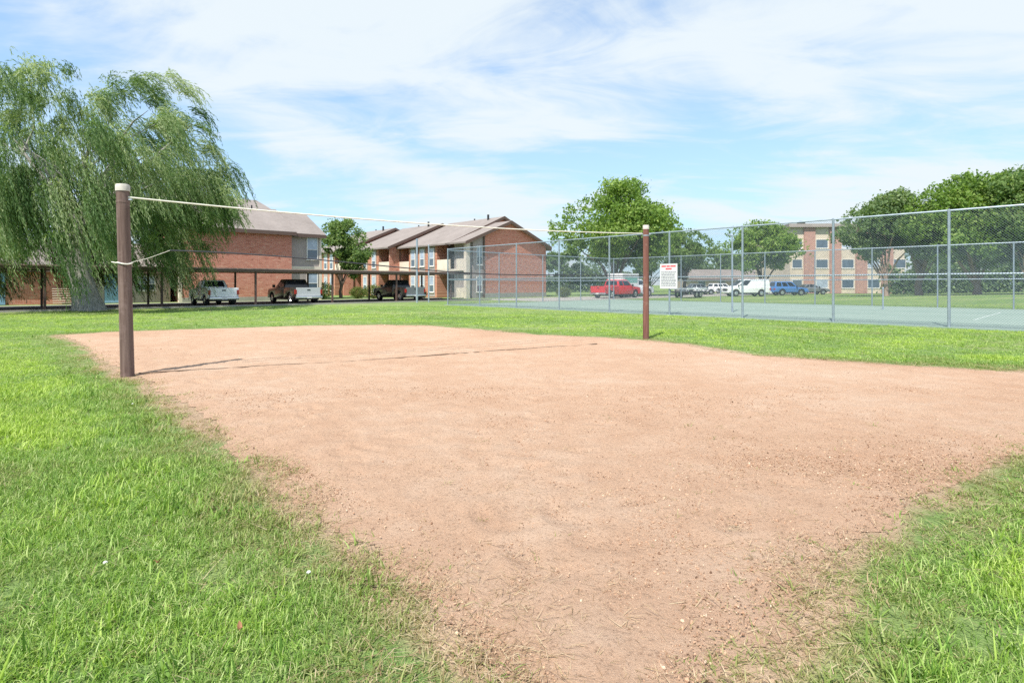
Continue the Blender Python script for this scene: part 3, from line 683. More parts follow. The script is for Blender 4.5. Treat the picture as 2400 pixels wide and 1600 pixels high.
# ------------------------------------------------------------------ vehicles (local: x right, y forward, rear at y=0)
def arc(cy, r, zb, a0, a1, n=9):
    return [(cy + r * math.cos(a0 + (a1 - a0) * k / (n - 1)), zb + r * math.sin(a0 + (a1 - a0) * k / (n - 1))) for k in range(n)]
_wheel = {}
def wheel(parent, x, y, r, wd, out):
    key = (round(r, 3), round(wd, 3), out)
    if key not in _wheel:
        t = MB(); n = 22; prof = [(-wd / 2, r * 0.62), (-wd / 2, r * 0.93), (-wd * 0.36, r), (wd * 0.36, r), (wd / 2, r * 0.93), (wd / 2, r * 0.62)]
        V = []; Fc = []
        for k in range(n):
            a = 2 * math.pi * k / n
            for (px_, pr) in prof: V.append((px_, pr * math.cos(a), pr * math.sin(a)))
        m_ = len(prof)
        for k in range(n):
            for q in range(m_): Fc.append((k * m_ + q, k * m_ + (q + 1) % m_, ((k + 1) % n) * m_ + (q + 1) % m_, ((k + 1) % n) * m_ + q))
        t.add(V, Fc); tm = t.build("tyre", MAT_RUBBER, None, smooth=True)
        g = MB(); xo = out * wd * 0.38
        g.tube([(-out * wd * 0.3, 0, 0), (xo, 0, 0)], r * 0.63, 20)
        for k in range(6):
            a = 2 * math.pi * k / 6; c_, s_ = math.cos(a), math.sin(a)
            g.hexa([(xo + out * 0.004, -0.035 * s_ + 0.08 * c_, 0.035 * c_ + 0.08 * s_), (xo + out * 0.004, 0.035 * s_ + 0.08 * c_, -0.035 * c_ + 0.08 * s_), (xo + out * 0.004, 0.05 * s_ + r * 0.58 * c_, -0.05 * c_ + r * 0.58 * s_), (xo + out * 0.004, -0.05 * s_ + r * 0.58 * c_, 0.05 * c_ + r * 0.58 * s_)],
                   [(xo + out * 0.03, -0.03 * s_ + 0.08 * c_, 0.03 * c_ + 0.08 * s_), (xo + out * 0.03, 0.03 * s_ + 0.08 * c_, -0.03 * c_ + 0.08 * s_), (xo + out * 0.02, 0.04 * s_ + r * 0.58 * c_, -0.04 * c_ + r * 0.58 * s_), (xo + out * 0.02, -0.04 * s_ + r * 0.58 * c_, 0.04 * c_ + r * 0.58 * s_)])
        gm = g.build("rim", MAT_CHROME, None)
        _wheel[key] = (tm.data, gm.data); bpy.data.objects.remove(tm); bpy.data.objects.remove(gm)
    tm, gm = _wheel[key]
    o = add_obj("wheel", tm, parent, (x, y, r)); add_obj("rim", gm, o); return o
def lerp(a, b, t): return tuple(a[k] + (b[k] - a[k]) * t for k in range(3))
def glass_on(parent, A, B, C, D, u0, u1, v0, v1, name="window", off=0.008):
    def P(u_, v_): return lerp(lerp(A, B, u_), lerp(D, C, u_), v_)
    n = (Vector(B) - Vector(A)).cross(Vector(D) - Vector(A)).normalized() * off
    q = [Vector(P(u0, v0)) + n, Vector(P(u1, v0)) + n, Vector(P(u1, v1)) + n, Vector(P(u0, v1)) + n]
    mb = MB().hexa([p - n * 0.9 for p in q], q)
    return mb.build(name, MAT_CARGLASS, parent)
def vehicle(name, label, group, loc, heading, paintm, Lg=5.2, W=1.84, H=1.72, kind='pickup', belt=1.12, tail_paint=None, r=0.36, cat="pickup truck", cab=None, rear_axle=None):
    e = empty(name, loc, heading - RAD(90)); tag(e, label, cat, group)
    hw = W / 2; zb = 0.40; fa = Lg - 0.88; ra = rear_axle or 1.05; ar = r + 0.09
    if cab is None:
        cab = {'pickup': (2.12, Lg - 1.32, 2.30, Lg - 2.05), 'sedan': (0.75, Lg - 1.15, 1.45, Lg - 2.0), 'suv': (0.10, Lg - 1.2, 0.35, Lg - 1.85), 'van': (0.04, Lg - 0.75, 0.12, Lg - 1.35)}[kind]
    cb0, cb1, ct0, ct1 = cab
    z0 = r
    def arch(cy): 
        a = math.asin(min(1, (zb - z0) / ar)); return [(cy + ar * math.cos(t), z0 + ar * math.sin(t)) for t in np.linspace(math.pi - a, a, 10)]
    front = [(Lg - 0.02, zb + 0.02), (Lg + 0.02, zb + 0.3), (Lg - 0.06, belt - 0.2), (Lg - 0.22, belt - 0.09), (cb1 - 0.02, belt)]
    if kind == 'pickup':
        prof = [(2.10, zb)] + arch(fa) + front + [(2.10, belt)]
        body = MB().prism(prof, -hw, hw, 'x').build("body", paintm, e, smooth=True, bevel=0.035)
        side = [(0.10, zb + 0.1)] + arch(ra) + [(2.085, zb), (2.085, belt + 0.03), (0.10, belt + 0.03)]
        for s in (-1, 1):
            MB().prism(side, s * hw, s * (hw - 0.09), 'x').build("bed_side", paintm, e, smooth=True, bevel=0.018)
        MB().box(-hw + 0.1, hw - 0.1, 0.14, 2.08, 0.58, 0.66).build("bed_floor", MAT_PLASTIC, e)
        tg = MB().box(-hw + 0.1, hw - 0.1, 0.04, 0.12, zb + 0.16, belt + 0.02).build("tailgate", tail_paint or paintm, e, bevel=0.015)
        MB().box(-0.11, 0.11, 0.026, 0.038, belt - 0.17, belt - 0.10).build("handle", MAT_PLASTIC, tg)
    else:
        prof = [(0.02, zb + 0.05)] + arch(ra) + arch(fa) + front + [(0.06 if kind != 'sedan' else 0.1, belt), (0.0, belt - 0.15)]
        body = MB().prism(prof, -hw, hw, 'x').build("body", paintm, e, smooth=True, bevel=0.05)
    B = [(-hw + 0.04, cb0, belt - 0.03), (hw - 0.04, cb0, belt - 0.03), (hw - 0.04, cb1, belt - 0.03), (-hw + 0.04, cb1, belt - 0.03)]
    ti = 0.24 if kind != 'van' else 0.12
    T = [(-hw + ti, ct0, H), (hw - ti, ct0, H), (hw - ti, ct1, H), (-hw + ti, ct1, H)]
    cabo = MB().hexa(B, T).build("cab", paintm, e, smooth=True, bevel=0.06, seg=3)
    glass_on(cabo, B[0], B[1], T[1], T[0], 0.10, 0.90, 0.22, 0.86, "rear_window")
    glass_on(cabo, B[2], B[3], T[3], T[2], 0.07, 0.93, 0.16, 0.90, "windshield")
    sp = [(0.08, 0.36), (0.42, 0.90)] if kind == 'pickup' else [(0.06, 0.30), (0.35, 0.60), (0.65, 0.92)]
    if kind == 'van': sp = [(0.70, 0.93)]
    for (a, b_) in sp:
        glass_on(cabo, B[1], B[2], T[2], T[1], a, b_, 0.2, 0.86, "side_window"); glass_on(cabo, B[3], B[0], T[0], T[3], 1 - b_, 1 - a, 0.2, 0.86, "side_window")
    MB().box(-hw + 0.12, hw - 0.12, 0.3, Lg - 0.3, 0.28, zb + 0.12).build("chassis", MAT_PLASTIC, e)
    bp = MB().box(-hw + 0.02, hw - 0.02, -0.10, 0.06, zb - 0.02, zb + 0.15).build("rear_bumper", MAT_CHROME if kind == 'pickup' else paintm, e, smooth=True, bevel=0.03)
    MB().box(-0.16, 0.16, -0.108, -0.102, zb, zb + 0.12).build("plate", MAT_PLATE, bp)
    MB().box(-hw + 0.02, hw - 0.02, Lg - 0.04, Lg + 0.09, zb - 0.02, zb + 0.18).build("front_bumper", MAT_CHROME if kind == 'pickup' else paintm, e, smooth=True, bevel=0.03)
    MB().box(-hw + 0.42, hw - 0.42, Lg - 0.10, Lg + 0.035, zb + 0.2, belt - 0.22).build("grille", MAT_PLASTIC, e, bevel=0.01)
    for s in (-1, 1):
        xs = sorted((s * (hw + 0.003), s * (hw - 0.13)))
        MB().box(xs[0], xs[1], 0.028 if kind == 'pickup' else -0.02, 0.16, zb + 0.30, belt - 0.12).build("tail_light", MAT_LAMPR, e, bevel=0.01)
        xs = sorted((s * (hw - 0.06), s * (hw - 0.40)))
        MB().box(xs[0], xs[1], Lg - 0.2, Lg + 0.03, zb + 0.28, belt - 0.24).build("headlight", MAT_LAMPW, e, bevel=0.02)
        xs = sorted((s * (hw + 0.02), s * (hw + 0.22)))
        MB().box(xs[0], xs[1], cb1 - 0.36, cb1 - 0.26, belt + 0.02, belt + 0.22).build("mirror", MAT_PLASTIC, e, bevel=0.02)
        for yy in (ra, fa): wheel(e, s * (hw - 0.13), yy, r, 0.25, s)
        xs = sorted((s * (hw + 0.004), s * (hw - 0.03)))
        MB().box(xs[0], xs[1], cb0 + 0.9, cb0 + 1.05, belt - 0.17, belt - 0.13).build("door_handle", MAT_PLASTIC, e)
    return e
HV = ANG + RAD(90)                                # nose along v
def rear_at(pxl, Yr, W): # rear left corner seen at picture x, depth -> rear centre
    X_ = (pxl - 1200) / F * Yr; return (X_ + UX * W / 2, Yr + UY * W / 2, 0.02)
GRP = "pickups parked under the carport"
vehicle("parked_pickup", "white pickup parked under the carport before the brick wall", GRP, rear_at(489, 34.9, 1.8), HV, PW, 4.9, 1.80, 1.66, r=0.345)
vehicle("parked_pickup", "dark brown pickup with tailgate coloured bright as if lit parked before the grey siding", GRP, rear_at(692, 38.3, 1.94), HV, PB, 5.3, 1.94, 1.74, tail_paint=PTAIL_LIT, r=0.37)  # tailgate paler than the body: its bright lit look is put into the paint
vehicle("parked_pickup", "black pickup parked beside the tall pale pole near the court fence", GRP, rear_at(951, 44.5, 1.9), HV, PK, 5.2, 1.9, 1.74, tail_paint=PGREY, r=0.37)
def at(pxl, Yd): return ((pxl - 1200) / F * Yd, Yd)
def put(pxl, Yd, z=0.02): p = at(pxl, Yd); return (p[0], p[1], max(gz(*p), 0) + z)
vehicle("parked_pickup", "bright red pickup standing on the drive behind the tennis court", None, (8.4, 54.3, 0.02), ANG, PR, 5.9, 1.95, 1.84, belt=1.16, r=0.39)
bx_ = vehicle("box_truck", "white utility box truck standing behind the red pickup", None, (11.2, 60.2, 0.02), ANG, PW, 6.0, 2.0, 1.95, kind='pickup', belt=1.2, cat="truck", r=0.40)
MB().box(-1.0, 1.0, -0.02, 3.0, 1.0, 2.55).build("cargo_box", PW, bx_, bevel=0.03); MB().box(1.002, 1.012, 0.4, 2.7, 1.55, 2.2).build("side_panel", PTEAL, bx_)
# flat trailer
e = empty("flat_trailer", (16.9, 56.2, 0.02), ANG - RAD(90)); tag(e, "low dark flat trailer with white rail beside the rules sign", "trailer")
MB().box(-0.95, 0.95, 0, 3.9, 0.5, 0.66).build("deck", MAT_PLASTIC, e, bevel=0.02); MB().box(-0.98, -0.92, 0, 3.9, 0.85, 0.97).build("side_rail", PW, e); MB().box(0.92, 0.98, 0, 3.9, 0.85, 0.97).build("side_rail", PW, e)
for q in range(5):
    for s in (-0.95, 0.95): MB().box(s - 0.025, s + 0.025, 0.05 + q * 0.94, 0.1 + q * 0.94, 0.66, 0.85).build("stake", MAT_PLASTIC, e)
for s in (-1, 1):
    wheel(e, s * 1.08, 1.5, 0.34, 0.2, s); wheel(e, s * 1.08, 2.3, 0.34, 0.2, s)
    xs = sorted((s * 0.98, s * 1.22)); MB().box(xs[0], xs[1], 1.05, 2.75, 0.72, 0.76).build("fender", PW, e)
MB().tube([(0, 3.9, 0.55), (0, 5.2, 0.5)], 0.05, 8).build("hitch", MAT_PLASTIC, e)
vehicle("parked_car", "white sedan parked right of the rules sign, in front of the other white car", "cars parked beyond the court", put(1598, 74), RAD(8), PW, 4.6, 1.78, 1.42, kind='sedan', belt=0.92, r=0.32, cat="car")
vehicle("parked_car", "white hatchback parked farther off before the distant low building", "cars parked beyond the court", put(1662, 84), RAD(12), PW, 4.3, 1.76, 1.5, kind='suv', belt=0.95, r=0.32, cat="car")
vehicle("parked_van", "white panel van facing left beside the blue car", "cars parked beyond the court", put(1797, 64), RAD(183), PW, 4.9, 1.85, 1.95, kind='van', belt=1.1, r=0.36, cat="van", cab=(0.04, 4.1, 0.12, 3.0))
vehicle("parked_suv", "blue sport utility car parked right of the white van", "cars parked beyond the court", put(1806, 69), RAD(2), PBL, 4.3, 1.8, 1.72, kind='suv', belt=1.0, r=0.36, cat="car", cab=(0.10, 3.1, 0.35, 2.3))
vehicle("parked_car", "dark grey low car parked right of the blue car", "cars parked beyond the court", put(1862, 75), RAD(0), PGREY, 4.3, 1.78, 1.4, kind='sedan', belt=0.9, r=0.32, cat="car")

# ------------------------------------------------------------------ trees
def leaf_mesh(name, C, D, Nn, ln, wd, rnd, mat):
    """rhombic leaves: centre C, length direction D, normal Nn."""
    C = np.asarray(C); D = D / (np.linalg.norm(D, axis=1, keepdims=True) + 1e-9)
    W_ = np.cross(D, Nn); W_ /= (np.linalg.norm(W_, axis=1, keepdims=True) + 1e-9)
    ln = np.asarray(ln)[:, None]; wd = np.asarray(wd)[:, None]
    V = np.stack([C - D * ln * 0.5, C + W_ * wd * 0.5 - D * ln * 0.05, C + D * ln * 0.5, C - W_ * wd * 0.5 - D * ln * 0.05], 1).reshape(-1, 3)
    me = np_mesh(name, V, np.arange(len(V)).reshape(-1, 4), mat)
    attr(me, "rnd", np.clip(rnd, 0, 1), 'FACE'); return me
def rdir(n): d = rng.normal(size=(n, 3)); return d / np.linalg.norm(d, axis=1, keepdims=True)
def limbs(mb, base, fork_z, tips, r0, n=8):
    b = Vector(base)
    for (tip, rad) in tips:
        t = Vector(tip); f = b + Vector((0, 0, fork_z * random.uniform(0.75, 1.05)))
        m1 = f.lerp(t, 0.35) + Vector((random.uniform(-.3, .3), random.uniform(-.3, .3), random.uniform(0.1, 0.6))); m2 = f.lerp(t, 0.7) + Vector((random.uniform(-.3, .3), random.uniform(-.3, .3), random.uniform(0, 0.4)))
        mb.tube([f - Vector((0, 0, 0.4)), m1, m2, t], [rad, rad * 0.75, rad * 0.45, rad * 0.15], n)
def broadleaf(name, label, base, H, rx, ry, zlow, nblob, nleaf, ls, mat, bmat, group, trunk_r=0.25, top_bias=0.0, cx=0.0, trunks=None, loose=0.0):
    z0 = max(gz(base[0], base[1]), 0.0) - 0.05
    e = empty(name, (base[0], base[1], z0)); tag(e, label, "tree", group)
    zc = (H + zlow) / 2; rz = (H - zlow) / 2
    tk = MB(); fz = zlow * 0.8 + 0.4
    starts = trunks or [(0, 0, trunk_r)]
    # blobs
    bl = []
    nblob = int(nblob * 1.35); nl = max(6, nblob // 8); lobes = []
    for q in range(nl):                                   # a few big boughs, each with its own head of foliage
        d = rdir(1)[0]; d[2] = d[2] * 0.9 + 0.12; f = rng.uniform(0.42, 0.74)
        lobes.append((np.array([cx + d[0] * rx * f, d[1] * ry * f, zc + d[2] * rz * f]), rng.uniform(0.32, 0.48)))
    for q in range(nblob):
        c_, lr = lobes[q % nl]; d = rdir(1)[0] * rng.uniform(0.3, 1.0)
        p = c_ + d * np.array([rx, ry, rz]) * lr
        bl.append((p[0], p[1], max(p[2], zlow + 0.2), rng.uniform(0.11, 0.25) * min(rx, rz)))
    for (sx_, sy_, tr) in starts:
        tk.tube([(sx_, sy_, -0.3), (sx_ * 1.02, sy_, 0.25), (sx_ + random.uniform(-.15, .15), sy_, fz * 0.6), (sx_ * 1.1 + random.uniform(-.2, .2), sy_, fz + 0.6)], [tr * 1.5, tr * 1.12, tr * 0.9, tr * 0.7], 10)
        mine = [b for b in bl if min(range(len(starts)), key=lambda k: abs(starts[k][0] - b[0])) == starts.index((sx_, sy_, tr))]
        limbs(tk, (sx_ * 1.08, sy_, 0), fz + 0.3, [((b[0], b[1], b[2]), tr * random.uniform(0.25, 0.5)) for b in random.sample(mine, min(11, len(mine)))], tr)
    tk.build("trunk", bmat, e, smooth=True)
    wts = np.array([b[3] ** 2 for b in bl]); wts /= wts.sum(); cnt = rng.multinomial(nleaf, wts)
    Cs, Rn, No = [], [], []
    for b, n in zip(bl, cnt):
        d = rdir(n); r = b[3] * (rng.uniform(0.25, 1.0, n) ** 0.45) * (1 + 0.22 * rng.normal(size=n))
        sq = np.array([1.15, 1.15, 0.78])
        p = np.array(b[:3]) + d * r[:, None] * sq
        Cs.append(p); Rn.append(np.full(n, rng.uniform(-0.18, 0.18)) + rng.normal(0.5, 0.2, n)); No.append(d * 0.8 + rdir(n) * 0.9 + np.array([0, 0, 0.4]))
    # stray outer twigs
    ns = int(nleaf * 0.13); tw = rdir(ns // 8 + 1); tw[:, 2] = np.abs(tw[:, 2]) * 0.9 - 0.15
    tp = np.array([cx, 0, zc]) + tw * np.array([rx, ry, rz]) * rng.uniform(0.84, 1.07 + loose, (len(tw), 1)); tp = np.repeat(tp, 8, 0)[:ns]
    Cs.append(tp + rng.normal(0, 0.16, tp.shape)); Rn.append(rng.normal(0.45, 0.2, ns)); No.append(rdir(ns) + np.array([0, 0, 0.3]))
    Cs = np.concatenate(Cs); Rn = np.concatenate(Rn); No = np.concatenate(No); n = len(Cs)
    s = ls * rng.uniform(0.6, 1.35, n)
    me = leaf_mesh("crown", Cs, rdir(n) + np.array([0, 0, -0.5]), No, s, s * 0.62, Rn, mat)
    add_obj("crown", me, e); return e

# the willow
WB = (-22.5, 29.4)
e = empty("willow_tree", (WB[0], WB[1], -0.03)); tag(e, "big weeping willow with wind-swept drooping strands beside the carport", "tree")
tk = MB()
tk.tube([(0.1, 0, -0.3), (0.08, 0, 0.12), (-0.08, 0, 0.7), (-0.32, 0, 1.5), (-0.5, 0.0, 2.5), (-0.45, 0.05, 3.8), (-0.1, 0.1, 5.0)], [0.95, 0.76, 0.62, 0.55, 0.52, 0.46, 0.40], 14)
tips = []
for (pts, r) in [([(-0.2, 0.1, 4.6), (0.9, 0.1, 5.7), (2.3, 0.2, 7.1), (3.8, 0.3, 8.6), (5.4, 0.3, 10.0)], 0.24), ([(-0.1, 0.1, 4.8), (0.3, 0.4, 6.8), (0.9, 0.8, 8.2), (1.4, 1.0, 9.4)], 0.26),
                 ([(-0.4, 0.1, 4.4), (-1.6, 0.0, 6.2), (-2.8, -0.2, 7.8), (-3.8, -0.2, 9.2)], 0.24), ([(-0.2, 0, 4.9), (-1.0, -1.0, 7.0), (-1.6, -1.6, 8.0), (-2.0, -2.0, 9.0)], 0.18),
                 ([(-0.1, 0, 4.7), (0.8, -1.2, 6.6), (1.5, -2.0, 7.6), (2.0, -2.4, 8.4)], 0.16), ([(-0.2, 0.2, 4.7), (-0.6, 2.0, 7.0), (-0.8, 3.6, 9.6)], 0.2),
                 ([(-0.5, 0, 3.6), (-2.4, 0.3, 4.9), (-4.6, 0.5, 6.6), (-6.2, 0.6, 7.5)], 0.18), ([(0.0, 0, 4.8), (1.8, 0.2, 6.0), (3.8, 0.1, 6.9), (5.0, 0.2, 7.2)], 0.13),
                 ([(1.0, 0.8, 9.0), (2.0, 0.6, 10.2), (2.9, 0.5, 10.8)], 0.08), ([(-3.2, -0.2, 8.4), (-3.0, 0.2, 9.8), (-3.2, 0.4, 11.0)], 0.08)]:
    tk.tube(pts, [r * (1 - 0.9 * q / (len(pts) - 1)) for q in range(len(pts))], 9)
for q in range(34):
    a = random.uniform(0, 6.28); r_ = random.uniform(1.5, 3.4); zz = random.uniform(5.5, 9.5)
    p = Vector((math.cos(a) * r_, math.sin(a) * r_ * 0.85, zz)); d = Vector((math.cos(a), math.sin(a), 0.75))
    tk.tube([p - d * 1.6, p - d * 0.4 + Vector((0, 0, 0.15)), p + d * 1.0], [0.05, 0.035, 0.012], 5)
tk.build("trunk", MAT_WBARK, e, smooth=True)
Cs, Ds, Rs = [], [], []
wind = np.array([0.35, 0.05, 0.0]); nplume = 275
for q in range(nplume):
    d = rdir(1)[0]; d[2] = abs(d[2]) if rng.random() < 0.80 else -0.25 * abs(d[2])
    d /= (np.abs(d) ** 2.5).sum() ** (1 / 2.5)            # a boxier dome than a ball
    f = rng.uniform(0.25, 1.0) ** 0.45
    az = math.atan2(d[1], d[0]); lob = 1.0 + 0.07 * math.sin(4.1 * az + 1.0) + 0.08 * math.sin(7.0 * d[2] + 2.0 * az)
    o = np.array([0.0, 0, 5.5]) + d * np.array([6.5, 5.0, 7.3]) * f * lob
    if o[2] > 12.8: o[2] = 12.8 - rng.uniform(0, 0.9)
    if o[2] < 5.5 and abs(o[0] + 0.2) < 1.8 and o[1] < 1.0: continue
    outv = np.array([d[0], d[1], 0.0]); outv /= np.linalg.norm(outv) + 1e-6; plb = rng.uniform(-0.32, 0.34); sp_ = rng.uniform(0.12, 0.27)
    ns = int(rng.integers(22, 40)); base_len = rng.uniform(1.2, 2.3) * (0.8 if o[2] > 10 else 1.0) + (2.4 if o[2] < 7.5 else 0) + (0.9 if f > .8 and o[2] < 9.5 else 0)
    pv = outv * rng.uniform(0.3, 0.9) + np.array([0, 0, rng.uniform(0.3, 0.8)]); pwk = rng.uniform(0.7, 1.25)
    for sidx in range(ns):
        p = o + rng.normal(0, [sp_, sp_, sp_]); vel = pv + rng.normal(0, 0.22, 3); sb = rng.normal(0, 0.17)
        ln = base_len * rng.uniform(0.5, 1.1); st = 0.12; nst = int(ln / st); wk = wind * pwk * rng.uniform(0.85, 1.15)
        path = np.empty((nst, 3)); dirs = np.empty((nst, 3))
        for k_ in range(nst):
            vel = vel * 0.86 + (np.array([0, 0, -1.0]) + wk) * 0.15
            dd = vel / (np.linalg.norm(vel) + 1e-9); p = p + dd * st; path[k_] = p; dirs[k_] = dd
        ok = (path[:, 2] > rng.uniform(0.3, 1.4) + np.clip((path[:, 0] - 4.1) * 3.6, 0, 3.8) + np.clip((path[:, 0] - 5.6) * 0.4, 0, 2)) & ~((np.abs(path[:, 0] + 0.1) < 0.9) & (path[:, 2] < 2.6) & (path[:, 1] < 0.5))
        path = path[ok]; dirs = dirs[ok]
        if len(path) == 0: continue
        for rep in range(2):
            Cs.append(path + rng.normal(0, 0.03, path.shape)); Ds.append(dirs * 1.3 + rng.normal(0, 0.28, dirs.shape)); Rs.append(np.full(len(path), 0.47 + plb + sb) + rng.normal(0, 0.12, len(path)))
Cs = np.concatenate(Cs); Ds = np.concatenate(Ds); Rs = np.concatenate(Rs); n = len(Cs)
me = leaf_mesh("crown", Cs, Ds, rdir(n) + np.array([-0.15, -0.2, 0.35]), rng.uniform(0.15, 0.24, n), rng.uniform(0.028, 0.042, n), Rs, MAT_WLEAF)
add_obj("crown", me, e)
print("willow leaves", n)

def tree_at(pxl, Yd): return ((pxl - 1200) / F * Yd, Yd)
GT = "trees behind the buildings and courts"
broadleaf("garden_tree", "bushy green tree between the two brick apartment blocks", tree_at(799, 57), 8.9, 3.0, 2.8, 0.9, 44, 17000, 0.24, MAT_LEAF2, MAT_BARK, GT, 0.16)
broadleaf("shade_tree", "tall rounded bright green tree rising behind the red pickup", tree_at(1438, 66), 13.8, 7.7, 6.5, 0.8, 74, 36000, 0.34, MAT_LEAF1, MAT_BARK, GT, 0.35)
broadleaf("shade_tree", "smaller green tree right of the tall rounded tree", tree_at(1606, 74), 9.6, 4.2, 4.2, 2.0, 34, 14000, 0.32, MAT_LEAF2, MAT_BARK, GT, 0.25)
broadleaf("shade_tree", "loose-topped green tree in front of the three-storey block", tree_at(1786, 74), 10.4, 5.1, 4.2, 1.2, 46, 17000, 0.32, MAT_LEAF1, MAT_BARK, GT, 0.25, loose=0.14)
broadleaf("shade_tree", "broad dark tree with pale forked trunks covering part of the block", tree_at(2100, 60), 11.6, 6.3, 5.0, 2.0, 72, 34000, 0.30, MAT_LEAF3, MAT_PBARK, GT, 0.3, trunks=[(-1.0, 0, 0.24), (2.6, 0.2, 0.36)])
broadleaf("shade_tree", "tallest dense green tree at the far right behind the court", tree_at(2290, 55), 13.4, 6.9, 5.2, 0.8, 90, 44000, 0.30, MAT_LEAF1, MAT_PBARK, GT, 0.33)
broadleaf("shade_tree", "dense green tree cut by the picture's right edge behind the court", tree_at(2470, 50), 12.4, 5.6, 4.6, 0.8, 50, 26000, 0.30, MAT_LEAF2, MAT_PBARK, GT, 0.33, trunks=[(-2.2, 0, 0.22), (1.2, 0, 0.3)])
for (pxl, Yd, H, r, lab) in [(1330, 100, 8.0, 6.0, "distant tree seen between the gable end and the tall tree"), (1520, 104, 8.6, 6.5, "distant tree behind the tall rounded tree"),
                             (1655, 112, 9.5, 6.5, "distant greyish tree above the white sedan"), (1716, 120, 9.0, 6.0, "distant tree behind the thin hooked pole"),
                             (1840, 118, 8.0, 6.5, "distant tree left behind the three-storey block"), (2160, 88, 8.0, 5.5, "distant dark tree behind the pale forked trunks"), (2270, 80, 8.0, 6.0, "distant dark tree below the tallest crown"), (2390, 76, 8.0, 6.0, "distant dark tree low behind the rightmost trunks")]:
    broadleaf("distant_tree", lab, tree_at(pxl, Yd), H, r, r * 0.8, 0.6, 34, 8000, 0.5, MAT_LEAF3, MAT_BARK, "distant trees", 0.25)
def hedge(label, p0, p1, h, dep, n, mat):
    e = empty("hedge", (p0[0], p0[1], gz(*p0))); tag(e, label, "hedge")
    dx, dy = p1[0] - p0[0], p1[1] - p0[1]; t = rng.random(n); hh = h * (0.75 + 0.5 * vnoise(t * 40, t * 0, 2.5, 77))
    P = np.stack([dx * t + rng.normal(0, dep * 0.4, n), dy * t + rng.normal(0, dep * 0.4, n), rng.random(n) ** 0.8 * hh], 1)
    st = MB()
    for q in range(14): st.tube([(dx * (q + .5) / 14, dy * (q + .5) / 14, -0.1), (dx * (q + .5) / 14 + random.uniform(-.3, .3), dy * (q + .5) / 14, h * 0.7)], [0.08, 0.03], 6)
    st.build("stem", MAT_BARK, e)
    add_obj("foliage", leaf_mesh("foliage", P, rdir(n), rdir(n) + np.array([0, -0.6, 0.5]), rng.uniform(0.3, 0.5, n), rng.uniform(0.2, 0.32, n), rng.normal(0.4, 0.2, n), mat), e)
hedge("long dark hedge under the crowns at the far right", (50.0, 74.0), (82.0, 68.0), 3.6, 1.3, 16000, MAT_LEAF3)
hedge("distant hedge between the brick gable and the red pickup", (5.0, 98.0), (24.0, 104.0), 3.4, 1.3, 7000, MAT_LEAF3)
def shrub(base, r, h, label, mat, n=1800):
    z0 = max(gz(*base), 0); e = empty("shrub", (base[0], base[1], z0)); tag(e, label, "shrub", "shrubs by the walls")
    st = MB()
    for q in range(7):
        a = random.uniform(0, 6.28); st.tube([(0, 0, -0.05), (math.cos(a) * r * 0.3, math.sin(a) * r * 0.3, h * 0.45), (math.cos(a) * r * 0.7, math.sin(a) * r * 0.7, h * 0.8)], [0.03, 0.02, 0.008], 5)
    st.build("stem", MAT_BARK, e)
    d = rdir(n); rad = rng.uniform(0.3, 1, n) ** 0.4 * (1 + 0.1 * rng.normal(size=n)); P = d * rad[:, None] * np.array([r, r, h * 0.5]) + np.array([0, 0, h * 0.52]); P[:, 2] = np.maximum(P[:, 2], 0.04)
    add_obj("foliage", leaf_mesh("foliage", P, rdir(n), d + rdir(n), rng.uniform(0.08, 0.16, n), rng.uniform(0.05, 0.09, n), rng.normal(0.5, 0.22, n), mat), e)
shrub((-13.2, 52.8), 0.95, 1.35, "yellow-green clipped shrub left of the black pickup", MAT_SHRUB); shrub((-14.9, 53.6), 0.8, 1.15, "smaller yellow-green shrub beside the larger one by the wall", MAT_SHRUB)
shrub((-17.6, 51.8), 0.9, 1.6, "dark shrub under the tree at the end of the siding", MAT_LEAF2); shrub((-8.8, 52.6), 0.7, 0.9, "low green shrub before the balconies behind the black pickup", MAT_LEAF2)
shrub((5.4, 58.0), 0.8, 1.1, "pale shrub at the right corner of the brick gable", MAT_SHRUB)

# ------------------------------------------------------------------ grass, straw and crumbs (uncountable)
m = NM("grass_blade")
tone = m.n("ShaderNodeAttribute", attribute_name="tone", attribute_type='INSTANCER').outputs["Fac"]
rn = m.n("ShaderNodeAttribute", attribute_name="rnd").outputs["Fac"]
green = m.ramp(rn, [(0.0, (0.085, 0.18, 0.026)), (0.40, (0.18, 0.325, 0.055)), (0.75, (0.30, 0.45, 0.10)), (1.0, (0.50, 0.58, 0.26))])
yel = m.ramp(rn, [(0.0, (0.16, 0.21, 0.05)), (0.5, (0.25, 0.29, 0.085)), (1.0, (0.40, 0.37, 0.19))])
straw = m.ramp(rn, [(0.0, (0.27, 0.175, 0.105)), (0.5, (0.44, 0.32, 0.20)), (1.0, (0.64, 0.52, 0.37))])
k = m.mix(m.ramp(tone, [(0.32, (0, 0, 0)), (0.62, (1, 1, 1))]), m.mix(m.ramp(tone, [(0.05, (0, 0, 0)), (0.3, (1, 1, 1))]), straw, yel), green)
lime = m.ramp(rn, [(0.0, (0.17, 0.28, 0.03)), (0.5, (0.33, 0.49, 0.06)), (1.0, (0.56, 0.66, 0.20))]); k = m.mix(m.ramp(tone, [(0.74, (0, 0, 0)), (1.0, (1, 1, 1))]), k, lime)
d_ = m.n("ShaderNodeBsdfPrincipled", {"Base Color": k, "Roughness": 0.55, "Specular IOR Level": 0.3}); t_ = m.n("ShaderNodeBsdfTranslucent", {"Color": m.mix(1.0, k, (1.15, 1.2, 0.6), 'MULTIPLY')})
